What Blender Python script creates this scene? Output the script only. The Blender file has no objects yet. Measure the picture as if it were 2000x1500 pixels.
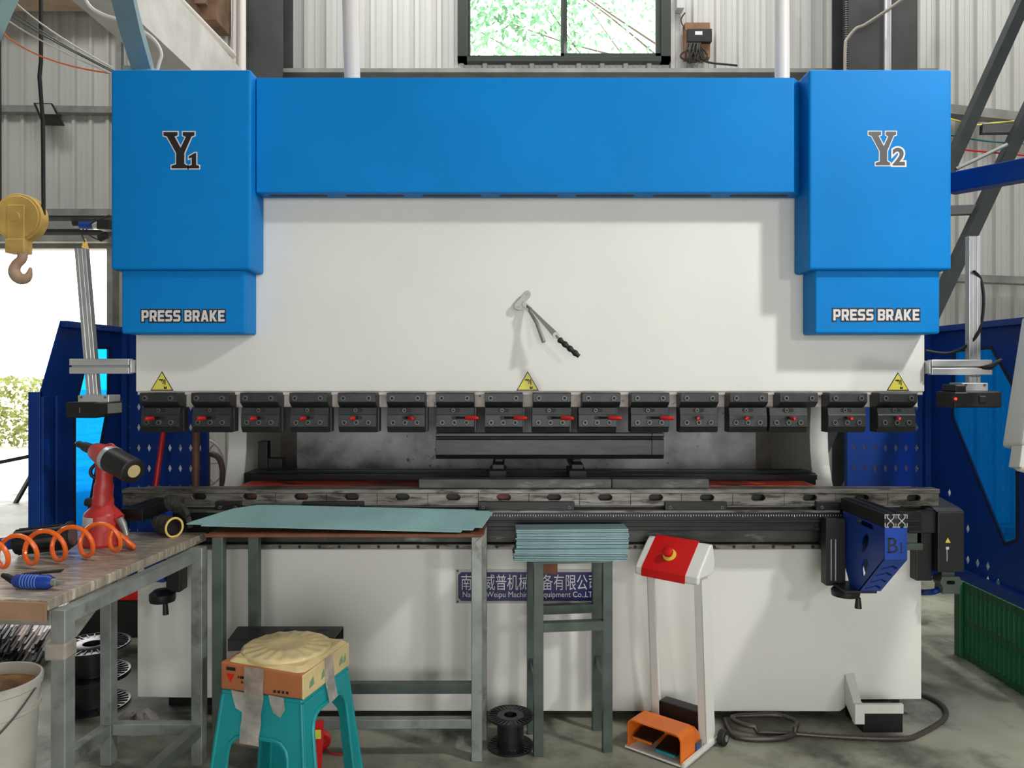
import bpy, math, random
from mathutils import Vector, Matrix
from mathutils.geometry import tessellate_polygon
random.seed(7)
R = math.radians
scene = bpy.context.scene
COL = scene.collection

# ---------------------------------------------------------------- camera, world, lights, exposure
F, CX, CY, H = 1500.0, 1000.0, 725.0, 1.43          # focal length and horizon of a level camera, 2000 x 1500 frame
cam = bpy.data.cameras.new('camera'); cam_o = bpy.data.objects.new('camera', cam); COL.objects.link(cam_o)
cam.sensor_width = 36; cam.lens = 36 * F / 2000; cam.shift_y = (CY - 750) / 2000; cam.clip_end = 200
cam_o.location = (0, 0, H); cam_o.rotation_euler = (R(90), 0, 0)
scene.camera = cam_o
world = bpy.data.worlds.new('sky'); scene.world = world; world.use_nodes = True
bg = world.node_tree.nodes['Background']; bg.inputs[0].default_value = (1.0, 0.985, 0.96, 1); bg.inputs[1].default_value = 5.0
scene.view_settings.view_transform = 'Standard'; scene.view_settings.look = 'None'
scene.view_settings.gamma = 1; scene.view_settings.exposure = 0.0
scene.view_settings.use_curve_mapping = False
def area(name, loc, target, size, power, color=(1, 1, 1), sy=None):
    l = bpy.data.lights.new(name, 'AREA'); l.energy = power; l.size = size; l.color = color
    if sy: l.shape = 'RECTANGLE'; l.size_y = sy
    o = bpy.data.objects.new(name, l); COL.objects.link(o); o.location = loc
    o.rotation_euler = (Vector(target) - Vector(loc)).to_track_quat('-Z', 'Y').to_euler()
    return o
area('work_lamp', (3.0, .95, 4.06), (0.3, 3.15, 1.3), 0.28, 106, (1, .985, .95))
area('gate_lamp', (3.9, -3.7, 2.75), (0.3, 3.15, 1.0), 0.34, 62, (1, .985, .97))
area('front_fill', (0.2, 0.2, 6.6), (0.2, 3.2, 1.2), 1.6, 16, (1, .985, .96))  # added overhead fill for the machine front, no known fixture

rear_fill_o = area('rear_fill', (0.5, 5.1, 7.2), (0.5, 6.3, 3.0), 13, 520, (1, .99, .97), 1.4)  # added fill that brightens the back walls, no known skylight
sun = bpy.data.lights.new('sun', 'SUN'); sun.energy = 7; sun.angle = R(.6); so_ = bpy.data.objects.new('sun', sun); COL.objects.link(so_); so_.rotation_euler = (R(-28), R(14), 0)

# ---------------------------------------------------------------- helpers
def X(px, Y): return (px - CX) * Y / F
def Z(py, Y): return H - (py - CY) * Y / F
def P(px, py, Y): return Vector((X(px, Y), Y, Z(py, Y)))
def lin(c): return tuple(((v / 255) / 12.92 if v / 255 <= .04045 else ((v / 255 + .055) / 1.055) ** 2.4) for v in c) + (1,)

def mat(name, rgb, rough=.5, metal=0, var=0, scale=6, dirt=None, dscale=4, dlo=.5, dhi=.62, bump=0, bscale=60, coat=0, spec=.5, stretch=None):
    m = bpy.data.materials.new(name); m.use_nodes = True
    nt = m.node_tree; b = nt.nodes['Principled BSDF']; N = nt.nodes.new; L = nt.links.new
    b.inputs['Base Color'].default_value = lin(rgb); b.inputs['Roughness'].default_value = rough
    b.inputs['Metallic'].default_value = metal; b.inputs['Specular IOR Level'].default_value = spec
    if coat: b.inputs['Coat Weight'].default_value = coat; b.inputs['Coat Roughness'].default_value = .15
    if var or dirt or bump:
        tc = N('ShaderNodeTexCoord'); vec = tc.outputs['Object']
        if stretch:
            mp = N('ShaderNodeMapping'); mp.inputs['Scale'].default_value = stretch
            L(vec, mp.inputs['Vector']); vec = mp.outputs['Vector']
    if var or dirt:
        col = None
        n = N('ShaderNodeTexNoise'); n.inputs['Scale'].default_value = scale; n.inputs['Detail'].default_value = 6
        L(vec, n.inputs['Vector'])
        r = N('ShaderNodeValToRGB')
        r.color_ramp.elements[0].position = .3; r.color_ramp.elements[1].position = .7
        lo = lin([max(0, v * (1 - var)) for v in rgb]); hi = lin([min(255, v * (1 + var)) for v in rgb])
        r.color_ramp.elements[0].color = lo; r.color_ramp.elements[1].color = hi
        L(n.outputs['Fac'], r.inputs['Fac']); col = r.outputs['Color']
        if dirt:
            n2 = N('ShaderNodeTexNoise'); n2.inputs['Scale'].default_value = dscale; n2.inputs['Detail'].default_value = 8
            n2.inputs['Roughness'].default_value = .65
            L(vec, n2.inputs['Vector'])
            r2 = N('ShaderNodeValToRGB'); r2.color_ramp.elements[0].position = dlo; r2.color_ramp.elements[1].position = dhi
            L(n2.outputs['Fac'], r2.inputs['Fac'])
            mx = N('ShaderNodeMixRGB'); L(r2.outputs['Color'], mx.inputs['Fac']); L(col, mx.inputs['Color1'])
            mx.inputs['Color2'].default_value = lin(dirt); col = mx.outputs['Color']
        L(col, b.inputs['Base Color'])
    if bump:
        nb = N('ShaderNodeTexNoise'); nb.inputs['Scale'].default_value = bscale; nb.inputs['Detail'].default_value = 4
        L(vec, nb.inputs['Vector'])
        bp = N('ShaderNodeBump'); bp.inputs['Strength'].default_value = bump; bp.inputs['Distance'].default_value = .01
        L(nb.outputs['Fac'], bp.inputs['Height']); L(bp.outputs['Normal'], b.inputs['Normal'])
    return m

def emit(name, rgb, s):
    m = mat(name, rgb); b = m.node_tree.nodes['Principled BSDF']
    b.inputs['Emission Color'].default_value = lin(rgb); b.inputs['Emission Strength'].default_value = s
    return m

def pane_mat(name, tint, gloss=.06):
    m = bpy.data.materials.new(name); m.use_nodes = True; nt = m.node_tree
    nt.nodes.remove(nt.nodes['Principled BSDF']); out = nt.nodes['Material Output']
    t = nt.nodes.new('ShaderNodeBsdfTransparent'); t.inputs[0].default_value = tint
    g = nt.nodes.new('ShaderNodeBsdfGlossy'); g.inputs['Roughness'].default_value = .05
    x = nt.nodes.new('ShaderNodeMixShader'); x.inputs[0].default_value = gloss
    nt.links.new(t.outputs[0], x.inputs[1]); nt.links.new(g.outputs[0], x.inputs[2]); nt.links.new(x.outputs[0], out.inputs[0])
    return m

def leaf_mat(name, rgb):
    m = bpy.data.materials.new(name); m.use_nodes = True; nt = m.node_tree
    nt.nodes.remove(nt.nodes['Principled BSDF']); out = nt.nodes['Material Output']
    d = nt.nodes.new('ShaderNodeBsdfDiffuse'); t = nt.nodes.new('ShaderNodeBsdfTranslucent')
    tc = nt.nodes.new('ShaderNodeTexCoord'); n = nt.nodes.new('ShaderNodeTexNoise'); n.inputs['Scale'].default_value = 2.5
    n.inputs['Detail'].default_value = 5
    r = nt.nodes.new('ShaderNodeValToRGB'); r.color_ramp.elements[0].position = .35; r.color_ramp.elements[1].position = .65
    r.color_ramp.elements[0].color = lin([v * .75 for v in rgb]); r.color_ramp.elements[1].color = lin([min(255, v * 1.2) for v in rgb])
    x = nt.nodes.new('ShaderNodeMixShader'); x.inputs[0].default_value = .5
    L = nt.links.new
    L(tc.outputs['Object'], n.inputs['Vector']); L(n.outputs['Fac'], r.inputs['Fac'])
    L(r.outputs['Color'], d.inputs[0]); L(r.outputs['Color'], t.inputs[0])
    L(d.outputs[0], x.inputs[1]); L(t.outputs[0], x.inputs[2]); L(x.outputs[0], out.inputs[0])
    return m

WM = {}
def tag(o, label=None, cat=None, group=None, kind=None):
    if label: o['label'] = label
    if cat: o['category'] = cat
    if group: o['group'] = group
    if kind: o['kind'] = kind
    return o
def thing(name, label, cat, loc=(0, 0, 0), rz=0, group=None):
    o = bpy.data.objects.new(name, None); COL.objects.link(o)
    o.location = loc; o.rotation_euler = (0, 0, rz); o.empty_display_size = .1
    WM[o.name] = Matrix.Translation(loc) @ Matrix.Rotation(rz, 4, 'Z')
    return tag(o, label, cat, group)

class MB:
    def __init__(s): s.v = []; s.f = []; s.mi = []; s.sm = []; s.m = 0
    def add(s, vs, fs, smooth=False):
        b = len(s.v); s.v += [Vector(v) for v in vs]
        for f in fs: s.f.append([i + b for i in f]); s.mi.append(s.m); s.sm.append(smooth)
        return s
    def hexa(s, p):
        return s.add(p, [(0, 3, 2, 1), (4, 5, 6, 7), (0, 1, 5, 4), (1, 2, 6, 5), (2, 3, 7, 6), (3, 0, 4, 7)])
    def box(s, x0, x1, y0, y1, z0, z1):
        return s.hexa([(x0, y0, z0), (x1, y0, z0), (x1, y1, z0), (x0, y1, z0), (x0, y0, z1), (x1, y0, z1), (x1, y1, z1), (x0, y1, z1)])
    def cbox(s, c, d, M=None):
        c = Vector(c); h = Vector(d) / 2; M = M or Matrix.Identity(3)
        q = [(-1, -1, -1), (1, -1, -1), (1, 1, -1), (-1, 1, -1), (-1, -1, 1), (1, -1, 1), (1, 1, 1), (-1, 1, 1)]
        return s.hexa([c + M @ Vector((a * h.x, b * h.y, g * h.z)) for a, b, g in q])
    def bar(s, p0, p1, w, h, up=(0, 0, 1)):
        p0, p1 = Vector(p0), Vector(p1); d = (p1 - p0).normalized(); u = Vector(up)
        if abs(d.dot(u)) > .97: u = Vector((0, 1, 0))
        a = d.cross(u).normalized() * w / 2; b = a.cross(d).normalized() * h / 2
        return s.hexa([p0 - a - b, p0 + a - b, p0 + a + b, p0 - a + b, p1 - a - b, p1 + a - b, p1 + a + b, p1 - a + b])
    def tube(s, path, r, n=10, closed=False, cap=True):
        p = [Vector(q) for q in path]; k = len(p); rs = r if isinstance(r, (list, tuple)) else [r] * k
        def tan(i):
            if closed: return (p[(i + 1) % k] - p[i - 1]).normalized()
            return (p[min(i + 1, k - 1)] - p[max(i - 1, 0)]).normalized()
        t = tan(0); u = t.orthogonal().normalized(); vs = []
        for i in range(k):
            t = tan(i); u = (u - t * u.dot(t)); u = u.normalized() if u.length > 1e-6 else t.orthogonal().normalized(); w = t.cross(u)
            for j in range(n):
                a = 2 * math.pi * j / n; vs.append(p[i] + (u * math.cos(a) + w * math.sin(a)) * rs[i])
        fs = []
        for i in range(k if closed else k - 1):
            for j in range(n):
                a, b = i * n, ((i + 1) % k) * n; fs.append((a + j, a + (j + 1) % n, b + (j + 1) % n, b + j))
        s.add(vs, fs, True)
        if cap and not closed:
            b = len(s.v) - k * n
            s.f.append([b + j for j in range(n)][::-1]); s.f.append([b + (k - 1) * n + j for j in range(n)])
            s.mi += [s.m] * 2; s.sm += [False] * 2
        return s
    def cyl(s, p0, p1, r, r1=None, n=20): return s.tube([p0, p1], [r, r if r1 is None else r1], n)
    def lathe(s, prof, o=(0, 0, 0), ax=(0, 0, 1), n=32):
        o = Vector(o); M = Vector((0, 0, 1)).rotation_difference(Vector(ax)).to_matrix(); vs = []; fs = []
        for r, z in prof:
            for j in range(n):
                a = 2 * math.pi * j / n; vs.append(o + M @ Vector((r * math.cos(a), r * math.sin(a), z)))
        for i in range(len(prof) - 1):
            for j in range(n): fs.append((i * n + j, i * n + (j + 1) % n, (i + 1) * n + (j + 1) % n, (i + 1) * n + j))
        return s.add(vs, fs, True)
    def poly(s, outer, holes, to3, th):
        """flat plate: outline and holes in (u, v), to3 maps to space, th is the thickness vector"""
        loops = [[Vector((a, b, 0)) for a, b in l] for l in [outer] + list(holes)]
        tris = tessellate_polygon(loops); flat = [q for l in loops for q in l]; th = Vector(th); n = len(flat)
        front = [Vector(to3(q.x, q.y)) for q in flat]
        fs = [tuple(t) for t in tris] + [tuple(i + n for i in t)[::-1] for t in tris]; o = 0
        for l in loops:
            k = len(l)
            for i in range(k): a, b = o + i, o + (i + 1) % k; fs.append((a, b, b + n, a + n))
            o += k
        return s.add(front + [q + th for q in front], fs)
    def build(s, name, m, parent=None, bevel=0, seg=2, local=False, ang=40, label=None, base=True):
        vs = s.v; loc = Vector((0, 0, 0))
        if parent is not None:
            if not local: Mi = WM[parent.name].inverted(); vs = [Mi @ v for v in vs]
        elif base:
            xs = [v.x for v in vs]; ys = [v.y for v in vs]
            loc = Vector(((min(xs) + max(xs)) / 2, (min(ys) + max(ys)) / 2, min(v.z for v in vs))); vs = [v - loc for v in vs]
        me = bpy.data.meshes.new(name); me.from_pydata([tuple(v) for v in vs], [], s.f)
        ms = m if isinstance(m, (list, tuple)) else [m]
        for q in ms: me.materials.append(q)
        me.polygons.foreach_set('material_index', s.mi); me.polygons.foreach_set('use_smooth', s.sm)
        import bmesh
        bm = bmesh.new(); bm.from_mesh(me); bmesh.ops.recalc_face_normals(bm, faces=bm.faces); bm.to_mesh(me); bm.free()
        if any(s.sm): me.set_sharp_from_angle(angle=R(ang))
        o = bpy.data.objects.new(name, me); COL.objects.link(o); o.location = loc
        if parent is not None: o.parent = parent; WM[o.name] = WM[parent.name]
        else: WM[o.name] = Matrix.Translation(loc)
        if bevel:
            b = o.modifiers.new('bevel', 'BEVEL'); b.width = bevel; b.segments = seg; b.limit_method = 'ANGLE'; b.angle_limit = R(50)
        if label: o['label'] = label
        return o

def single(mb, name, m, label, cat, group=None, bevel=0, kind=None, seg=2):
    return tag(mb.build(name, m, None, bevel, seg), label, cat, group, kind)
def struct(mb, name, m): return tag(mb.build(name, m, None, base=False), kind='structure')
def copy_tree(o, parent=None):
    c = o.copy(); COL.objects.link(c); WM[c.name] = WM.get(o.name, Matrix.Identity(4))
    if parent is not None: c.parent = parent
    for ch in list(o.children): copy_tree(ch, c)
    return c
def lettering(name, body, m, parent, origin, w, h, off=0, th=.001, u=(1, 0, 0), v=(0, 0, 1), fit=True, lift=0):
    """raised lettering filling w x h from its lower-left corner, facing u x v; made into a mesh"""
    c = bpy.data.curves.new(name, 'FONT'); c.body = body; c.size = 1; c.offset = 0; c.resolution_u = 4
    def mk():
        o = bpy.data.objects.new(name, c); COL.objects.link(o); dg = bpy.context.evaluated_depsgraph_get()
        me = bpy.data.meshes.new_from_object(o.evaluated_get(dg)); bpy.data.objects.remove(o); return me
    me = mk(); xs = [q.co.x for q in me.vertices]; ys = [q.co.y for q in me.vertices]
    x0, x1, y0, y1 = min(xs), max(xs), min(ys), max(ys)
    if off: c.offset = off; me = mk()
    U, V = Vector(u), Vector(v); Nn = U.cross(V); sx, sy = w / (x1 - x0), h / (y1 - y0)
    b = MB(); fs = [tuple(p.vertices) for p in me.polygons]; k = len(me.vertices)
    pts = [Vector(origin) + U * (q.co.x - x0) * sx + V * (q.co.y - y0) * sy + Nn * (th + lift) for q in me.vertices]
    b.add(pts, fs); bpy.data.curves.remove(c)
    return b.build(name, m, parent)
def outline(poly, d):
    """polygon grown by d"""
    n = len(poly); ar = sum(poly[i][0] * poly[(i + 1) % n][1] - poly[(i + 1) % n][0] * poly[i][1] for i in range(n)); s = 1 if ar > 0 else -1
    out = []
    for i in range(n):
        p, q, r = Vector(poly[i - 1]), Vector(poly[i]), Vector(poly[(i + 1) % n])
        a = (q - p).normalized(); b = (r - q).normalized()
        na, nb = Vector((a.y, -a.x)) * s, Vector((b.y, -b.x)) * s; m = na + nb
        m = m / max(.35, m.dot(m) / 2) if m.length > 1e-6 else na
        out.append(tuple(q + m * d))
    return out
def arc(cx, cy, r, a0, a1, n=8, ry=None): return [(cx + r * math.cos(R(a0 + (a1 - a0) * i / n)), cy + (ry or r) * math.sin(R(a0 + (a1 - a0) * i / n))) for i in range(n + 1)]
def slot(cx, cy, w, h, n=6):
    r = h / 2; return arc(cx + w / 2 - r, cy, r, -90, 90, n) + arc(cx - w / 2 + r, cy, r, 90, 270, n)
def smoothpath(pts, k=8):
    p = [Vector(q) for q in pts]; out = []
    for i in range(len(p) - 1):
        a, b, c, d = p[max(i - 1, 0)], p[i], p[i + 1], p[min(i + 2, len(p) - 1)]
        for j in range(k):
            t = j / k; out.append(.5 * ((2 * b) + (c - a) * t + (2 * a - 5 * b + 4 * c - d) * t * t + (3 * b - a - 3 * c + d) * t ** 3))
    return out + [p[-1]]

# ---------------------------------------------------------------- materials
M = {}
M['blue'] = mat('blue paint', (8, 124, 200), .5, var=.05, scale=1.5, bump=.05, bscale=260, spec=.12)
M['white'] = mat('cream white paint', (226, 226, 220), .5, var=.015, scale=2, bump=.03, bscale=200)
M['worn_white'] = mat('worn white paint', (196, 188, 182), .6, var=.12, scale=25, dirt=(60, 52, 48), dscale=30, dlo=.58, dhi=.7)
M['clamp'] = mat('blackened steel', (50, 54, 54), .42, .35, var=.12, scale=20)
M['bolt'] = mat('black oxide bolt', (104, 106, 106), .4, .4)
M['socket'] = mat('bolt recess', (12, 12, 12), .6)  # near-black puts the shade inside recesses and openings into the colour
M['red'] = mat('red grip', (205, 22, 24), .35)
M['rail'] = mat('worn bed steel', (112, 110, 104), .42, .65, var=.18, scale=9, dirt=(58, 54, 50), dscale=7, stretch=(1, 6, 6))
M['oily'] = mat('oily black steel', (22, 24, 25), .35, .3, var=.3, scale=14, dirt=(74, 74, 71), dscale=16, dlo=.62, dhi=.8, stretch=(1, 5, 5))
M['black'] = mat('black paint', (22, 22, 23), .45)
M['slab'] = mat('dark mottled steel', (62, 62, 60), .45, .4, var=.3, scale=6, dirt=(150, 150, 146), dscale=5, dlo=.6, dhi=.8, stretch=(1, 4, 4))
M['orange_red'] = mat('orange red primer', (196, 62, 26), .5, dirt=(20, 12, 10), var=.1, dscale=6, dlo=.5, dhi=.56, stretch=(1, 5, 5))
M['galv'] = mat('mottled galvanised sheet', (134, 133, 134), .42, .3, var=.34, scale=5, dirt=(40, 40, 42), dscale=28, dlo=.64, dhi=.7)
M['galv_dark'] = mat('dull grey sheet', (92, 88, 84), .5, .3, var=.15, scale=6)
M['alu'] = mat('anodised aluminium', (205, 207, 208), .35, .6, var=.03)
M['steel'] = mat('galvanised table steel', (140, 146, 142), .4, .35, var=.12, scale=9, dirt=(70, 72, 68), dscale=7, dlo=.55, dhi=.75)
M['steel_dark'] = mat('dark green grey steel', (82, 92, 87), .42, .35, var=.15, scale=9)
M['guard'] = mat('dark blue guard paint', (3, 54, 132), .45, var=.05, spec=.3)
M['arm_blue'] = mat('blue arm paint', (10, 62, 156), .4, dirt=(120, 66, 34), var=.05, dscale=22, dlo=.68, dhi=.74)
M['wood'] = mat('worn bench top', (150, 140, 126), .33, var=.16, scale=14, dirt=(206, 196, 172), dscale=9, dlo=.52, dhi=.66, bump=.25, bscale=40, stretch=(1.5, 6, 1))
M['board'] = mat('brown board edge', (112, 66, 38), .6, var=.12, scale=20)
M['cardboard'] = mat('cardboard', (166, 100, 60), .7, var=.06, scale=9)
M['cream'] = mat('cream padding', (202, 182, 132), .5, var=.1, scale=9, bump=.3, bscale=30, coat=.35)
M['teal'] = mat('teal plastic', (22, 142, 146), .32, var=.05, dirt=(24, 84, 86), dscale=5, dlo=.62, dhi=.8)
M['sheet'] = mat('blue green film sheet', (150, 190, 190), .33, .12, var=.06, scale=5)
M['strip'] = mat('grey blue bent strip', (122, 150, 154), .38, .4, var=.08, scale=8)
M['dot'] = mat('bright punch mark', (222, 236, 234), .4)
M['sign_blue'] = mat('navy enamel', (10, 14, 84), .35)
M['pale'] = mat('pale lettering', (214, 212, 214), .5)
M['signframe'] = mat('pale sign border', (176, 172, 166), .45)
M['ink'] = mat('black ink', (26, 24, 24), .5)
M['ink_grey'] = mat('grey ink', (62, 66, 62), .4)
M['yellow'] = mat('warning yellow', (226, 216, 86), .5)
M['crane_yellow'] = mat('haze paled worn yellow', (224, 186, 104), .55, dirt=(96, 80, 66), var=.1, dscale=9, dlo=.6, dhi=.68)  # worn yellow, paled so that lens haze is in the colour
M['concrete'] = mat('rough concrete', (196, 194, 188), .9, var=.06, scale=5, bump=.5, bscale=18)
M['concrete_tan'] = mat('bare tan concrete', (182, 158, 136), .9, var=.08, scale=5, bump=.3, bscale=14)
M['floor'] = mat('stained concrete floor', (138, 139, 124), .5, var=.2, scale=1.6, dirt=(38, 36, 33), dscale=2.2, dlo=.47, dhi=.68, bump=.12, bscale=30)
M['ground'] = mat('pale yard concrete', (176, 168, 156), .9, var=.1, scale=2, dirt=(110, 100, 86), dscale=6, dlo=.6, dhi=.7)
M['wall'] = mat('corrugated white sheet', (188, 188, 184), .5, .1, var=.04, scale=1.2, dirt=(120, 118, 114), dscale=1.4, dlo=.64, dhi=.78, stretch=(1, 1, .3))
M['girt'] = mat('grey girt steel', (138, 138, 134), .5, .2, var=.12, scale=5)
M['roof'] = mat('roof sheet', (150, 150, 148), .6)
M['column'] = mat('dark column paint', (56, 58, 58), .5, var=.15, scale=4)
M['pvc'] = mat('white pvc', (214, 208, 202), .45)
M['teal_tube'] = mat('pale green grey tube', (134, 160, 160), .45, var=.05)
M['brace'] = mat('dark brace paint', (54, 60, 60), .45, .2, var=.12, scale=7)
M['frame_green'] = mat('dark green window frame', (44, 52, 46), .4)
M['glass'] = pane_mat('clear glass', (.97, 1, .98, 1))
M['acrylic'] = pane_mat('blue acrylic', (.06, .5, .92, 1), .05)
_nt = M['acrylic'].node_tree; _x = _nt.nodes['Mix Shader']; _t = _nt.nodes.new('ShaderNodeBsdfTranslucent'); _t.inputs[0].default_value = (.01, .42, .85, 1)
_y = _nt.nodes.new('ShaderNodeMixShader'); _y.inputs[0].default_value = .12; _nt.links.new(_nt.nodes['Transparent BSDF'].outputs[0], _y.inputs[1]); _nt.links.new(_t.outputs[0], _y.inputs[2]); _nt.links.new(_y.outputs[0], _x.inputs[1])
M['leaf'] = leaf_mat('pale leaf', (140, 190, 150))
M['hedge'] = leaf_mat('hedge leaf', (124, 132, 78))
M['bark'] = mat('bark', (120, 108, 96), .8)
M['gun_red'] = mat('red tool casting', (190, 52, 50), .38, var=.06)
M['orange'] = mat('orange hose', (238, 106, 30), .3, coat=.3)
M['tool_blue'] = mat('blue tool plastic', (24, 62, 150), .35)
M['chrome'] = mat('bright metal', (150, 152, 148), .4, .45)
M['glove'] = mat('black knit', (44, 42, 40), .9, var=.3, scale=60, bump=.6, bscale=120)
M['glove_trim'] = mat('yellow cuff trim', (226, 196, 110), .7)
M['bright_red'] = mat('bright red paint', (206, 24, 22), .35)
M['pedal_orange'] = mat('orange pedal paint', (226, 112, 26), .42, dirt=(150, 110, 70), var=.06, dscale=12, dlo=.66, dhi=.78)
M['rubber'] = mat('black rubber', (24, 24, 24), .6)
M['conduit'] = mat('grey flexible conduit', (92, 86, 82), .4, .6)
M['spool'] = mat('black spool plastic', (24, 25, 27), .36, coat=.12)
M['rod'] = mat('pale rod', (250, 240, 234), .5)
M['bucket'] = mat('dirty white bucket', (206, 204, 192), .5, var=.05, dirt=(130, 120, 100), dscale=7, dlo=.64, dhi=.72)
M['rust'] = mat('rusty contents', (150, 110, 66), .8, var=.3, scale=12, bump=.6, bscale=20)
M['crate'] = mat('green crate plastic', (20, 92, 52), .45)
M['pendant'] = mat('pale grey casing', (196, 196, 188), .45)
M['tape'] = mat('clear packing tape', (170, 160, 150), .2, var=.15, scale=14, dirt=(226, 222, 216), dscale=10, dlo=.6, dhi=.7, coat=.5)
M['cardboard_grey'] = mat('faded cardboard', (156, 124, 96), .7, var=.1, scale=9)
_nt = M['tape'].node_tree; _b = _nt.nodes['Principled BSDF']; _b.inputs['Alpha'].default_value = .72
M['rag'] = mat('grey crumpled rag', (150, 145, 146), .8, var=.1)
M['lamp'] = emit('indicator lamp', (255, 255, 250), 2.5)
M['rib_blue'] = mat('pale blue ribs', (96, 128, 196), .4)
M['led'] = emit('red laser light', (255, 40, 20), 4)

# ---------------------------------------------------------------- the setting
YW = 7.0
mb = MB(); mb.box(-9, 7, -4, 9.6, -.1, 0); struct(mb, 'floor', M['floor'])
mb = MB(); mb.box(-40, 25, 9.6, 60, -.12, -.02); single(mb, 'yard_ground', M['ground'], 'pale sunlit concrete yard beyond the open doorway', 'ground', kind='structure')
mb = MB(); mb.box(-9, 7, -4, 9.6, 7.4, 7.5); struct(mb, 'ceiling', M['roof'])
def corr(mb, x0, x1, z0, z1, y0=0, y1=0, pitch=.21, d=.04):
    n = max(1, round((x1 - x0) / pitch)); p = (x1 - x0) / n; xs = []
    for i in range(n):
        a = x0 + i * p
        xs += [(a, 0), (a + .012, d), (a + .048, d), (a + .06, 0), (a + .10, 0), (a + .104, .006), (a + .112, .006), (a + .116, 0), (a + .155, 0), (a + .159, .006), (a + .167, .006), (a + .171, 0)]
    xs.append((x1, 0)); vs = []
    for x, o in xs:
        t = (x - x0) / (x1 - x0); y = y0 + (y1 - y0) * t - o
        vs += [(x, y, z0), (x, y, z1)]
    mb.add(vs, [(2 * i, 2 * i + 2, 2 * i + 3, 2 * i + 1) for i in range(len(xs) - 1)])
wx0, wx1, wz0, wz1 = X(895, YW), X(1306, YW), Z(127, YW), 5.55
mb = MB()
corr(mb, -2.5, wx0, 0, 7.4, YW, YW); corr(mb, wx1, 3.69, 0, 7.4, YW, YW)
corr(mb, wx0, wx1, 0, wz0, YW, YW); corr(mb, wx0, wx1, wz1, 7.4, YW, YW)
struct(mb, 'wall_back', M['wall'])
mb = MB(); corr(mb, 3.69, 7, 0, 7.4, YW, YW + .9); struct(mb, 'wall_right', M['wall'])
mb = MB(); mb.box(7, 7.06, -4, 7.9, 0, 7.4); struct(mb, 'wall_side', M['wall'])
YL = 9.5; oz = Z(487, YL)
mb = MB(); corr(mb, -9, -2.5, Z(414, YL), 7.4, YL, YL); corr(mb, X(229, YL), -2.5, 0, Z(414, YL), YL, YL)
struct(mb, 'wall_left', M['wall'])
mb = MB(); mb.box(-2.56, -2.5, YW, YL, 0, 7.4); struct(mb, 'wall_return', M['wall'])
mb = MB(); mb.box(-9.06, -9, -4, YL, 0, 7.4); struct(mb, 'wall_far_left', M['wall'])
# unseen workshop front behind the camera, gate opening sized to set the daylight
mb = MB(); gx0, gx1, gz = -1.5, 2.4, 2.75
mb.box(-9, gx0, -4.06, -4, 0, 7.4); mb.box(gx1, 7, -4.06, -4, 0, 7.4); mb.box(gx0, gx1, -4.06, -4, gz, 7.4); struct(mb, 'wall_front', M['wall'])
# shutter housing above the doorway, with its rails
mb = MB()
for a, b, y in ((415, 428, .22), (428, 441, .10), (441, 456, .30), (456, 469, .12), (469, 481, .34), (481, 490, .18)):
    mb.box(-9, X(229, YL) + .05, YL - y, YL - .02, Z(b, YL), Z(a, YL))
mb.box(X(225, YL), X(236, YL), YL - .2, YL - .02, 0, oz)
struct(mb, 'door_1', M['girt'])
# girts
mb = MB(); mb.bar(P(-60, 214, YL - .08), P(330, 218, YL - .08), .12, .08); struct(mb, 'trim_1', M['girt'])
mb = MB()
mb.box(-2.45, 3.65, YW - .42, YW - .045, Z(141, YW - .42), Z(133, YW - .42)); struct(mb, 'trim_2', M['girt'])
for k, (a, b) in enumerate(((222, 18), (545, 14))):
    mb = MB(); z = Z(a, YW); mb.bar((3.7, YW - .13, z), (6.9, YW + .72, z), .12, b * YW / F); struct(mb, 'trim_%d' % (3 + k), M['girt'])
# window
wf = MB(); w = .07
fy0, fy1 = YW - .09, YW + .05
for a in ((wx0, wx0 + .085, wz0, wz1), (wx1 - .085, wx1, wz0, wz1), (wx0, wx1, wz0, wz0 + .045), (wx0, wx1, wz1 - .06, wz1)):
    wf.box(a[0], a[1], fy0, fy1, a[2], a[3])
win = tag(wf.build('window_1', M['frame_green'], None, base=False), kind='structure')
mid = X(1101, YW)
for x0, x1, y, nm in ((wx0 + .085, mid + .03, YW + .0, 'left'), (mid - .03, wx1 - .085, YW - .05, 'right')):
    s = MB(); zb, zt = wz0 + .045, wz1 - .06; t = .045
    s.box(x0, x0 + t * .6, y - .015, y + .015, zb, zt); s.box(x1 - t, x1, y - .015, y + .015, zb, zt)
    s.box(x0, x1, y - .015, y + .015, zb, zb + t * .8); s.box(x0, x1, y - .015, y + .015, zt - t, zt)
    so = s.build('sash', M['frame_green'], win)
    g = MB(); g.box(x0 + .02, x1 - .03, y - .003, y + .003, zb + .02, zt - .02); g.build('pane', M['glass'], so)
# columns
def hcol(name, x0, x1, y, label, m=M['column'], d=.3):
    b = MB(); t = .014
    b.box(x0, x1, y, y + t, 0, 7.35); b.box(x0, x1, y + d, y + d + t, 0, 7.35); xm = (x0 + x1) / 2
    b.box(xm - .006, xm + .006, y + t, y + d, 0, 7.35)
    return single(b, name, m, label, 'column', kind='structure')
hcol('steel_column', X(480, 6.5), X(552, 6.5), 6.5, 'dark steel column left of the window wall')
hcol('steel_column', X(1656, 6.2), X(1792, 6.2), 6.2, 'wide dark steel column behind the right blue cover')
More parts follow.
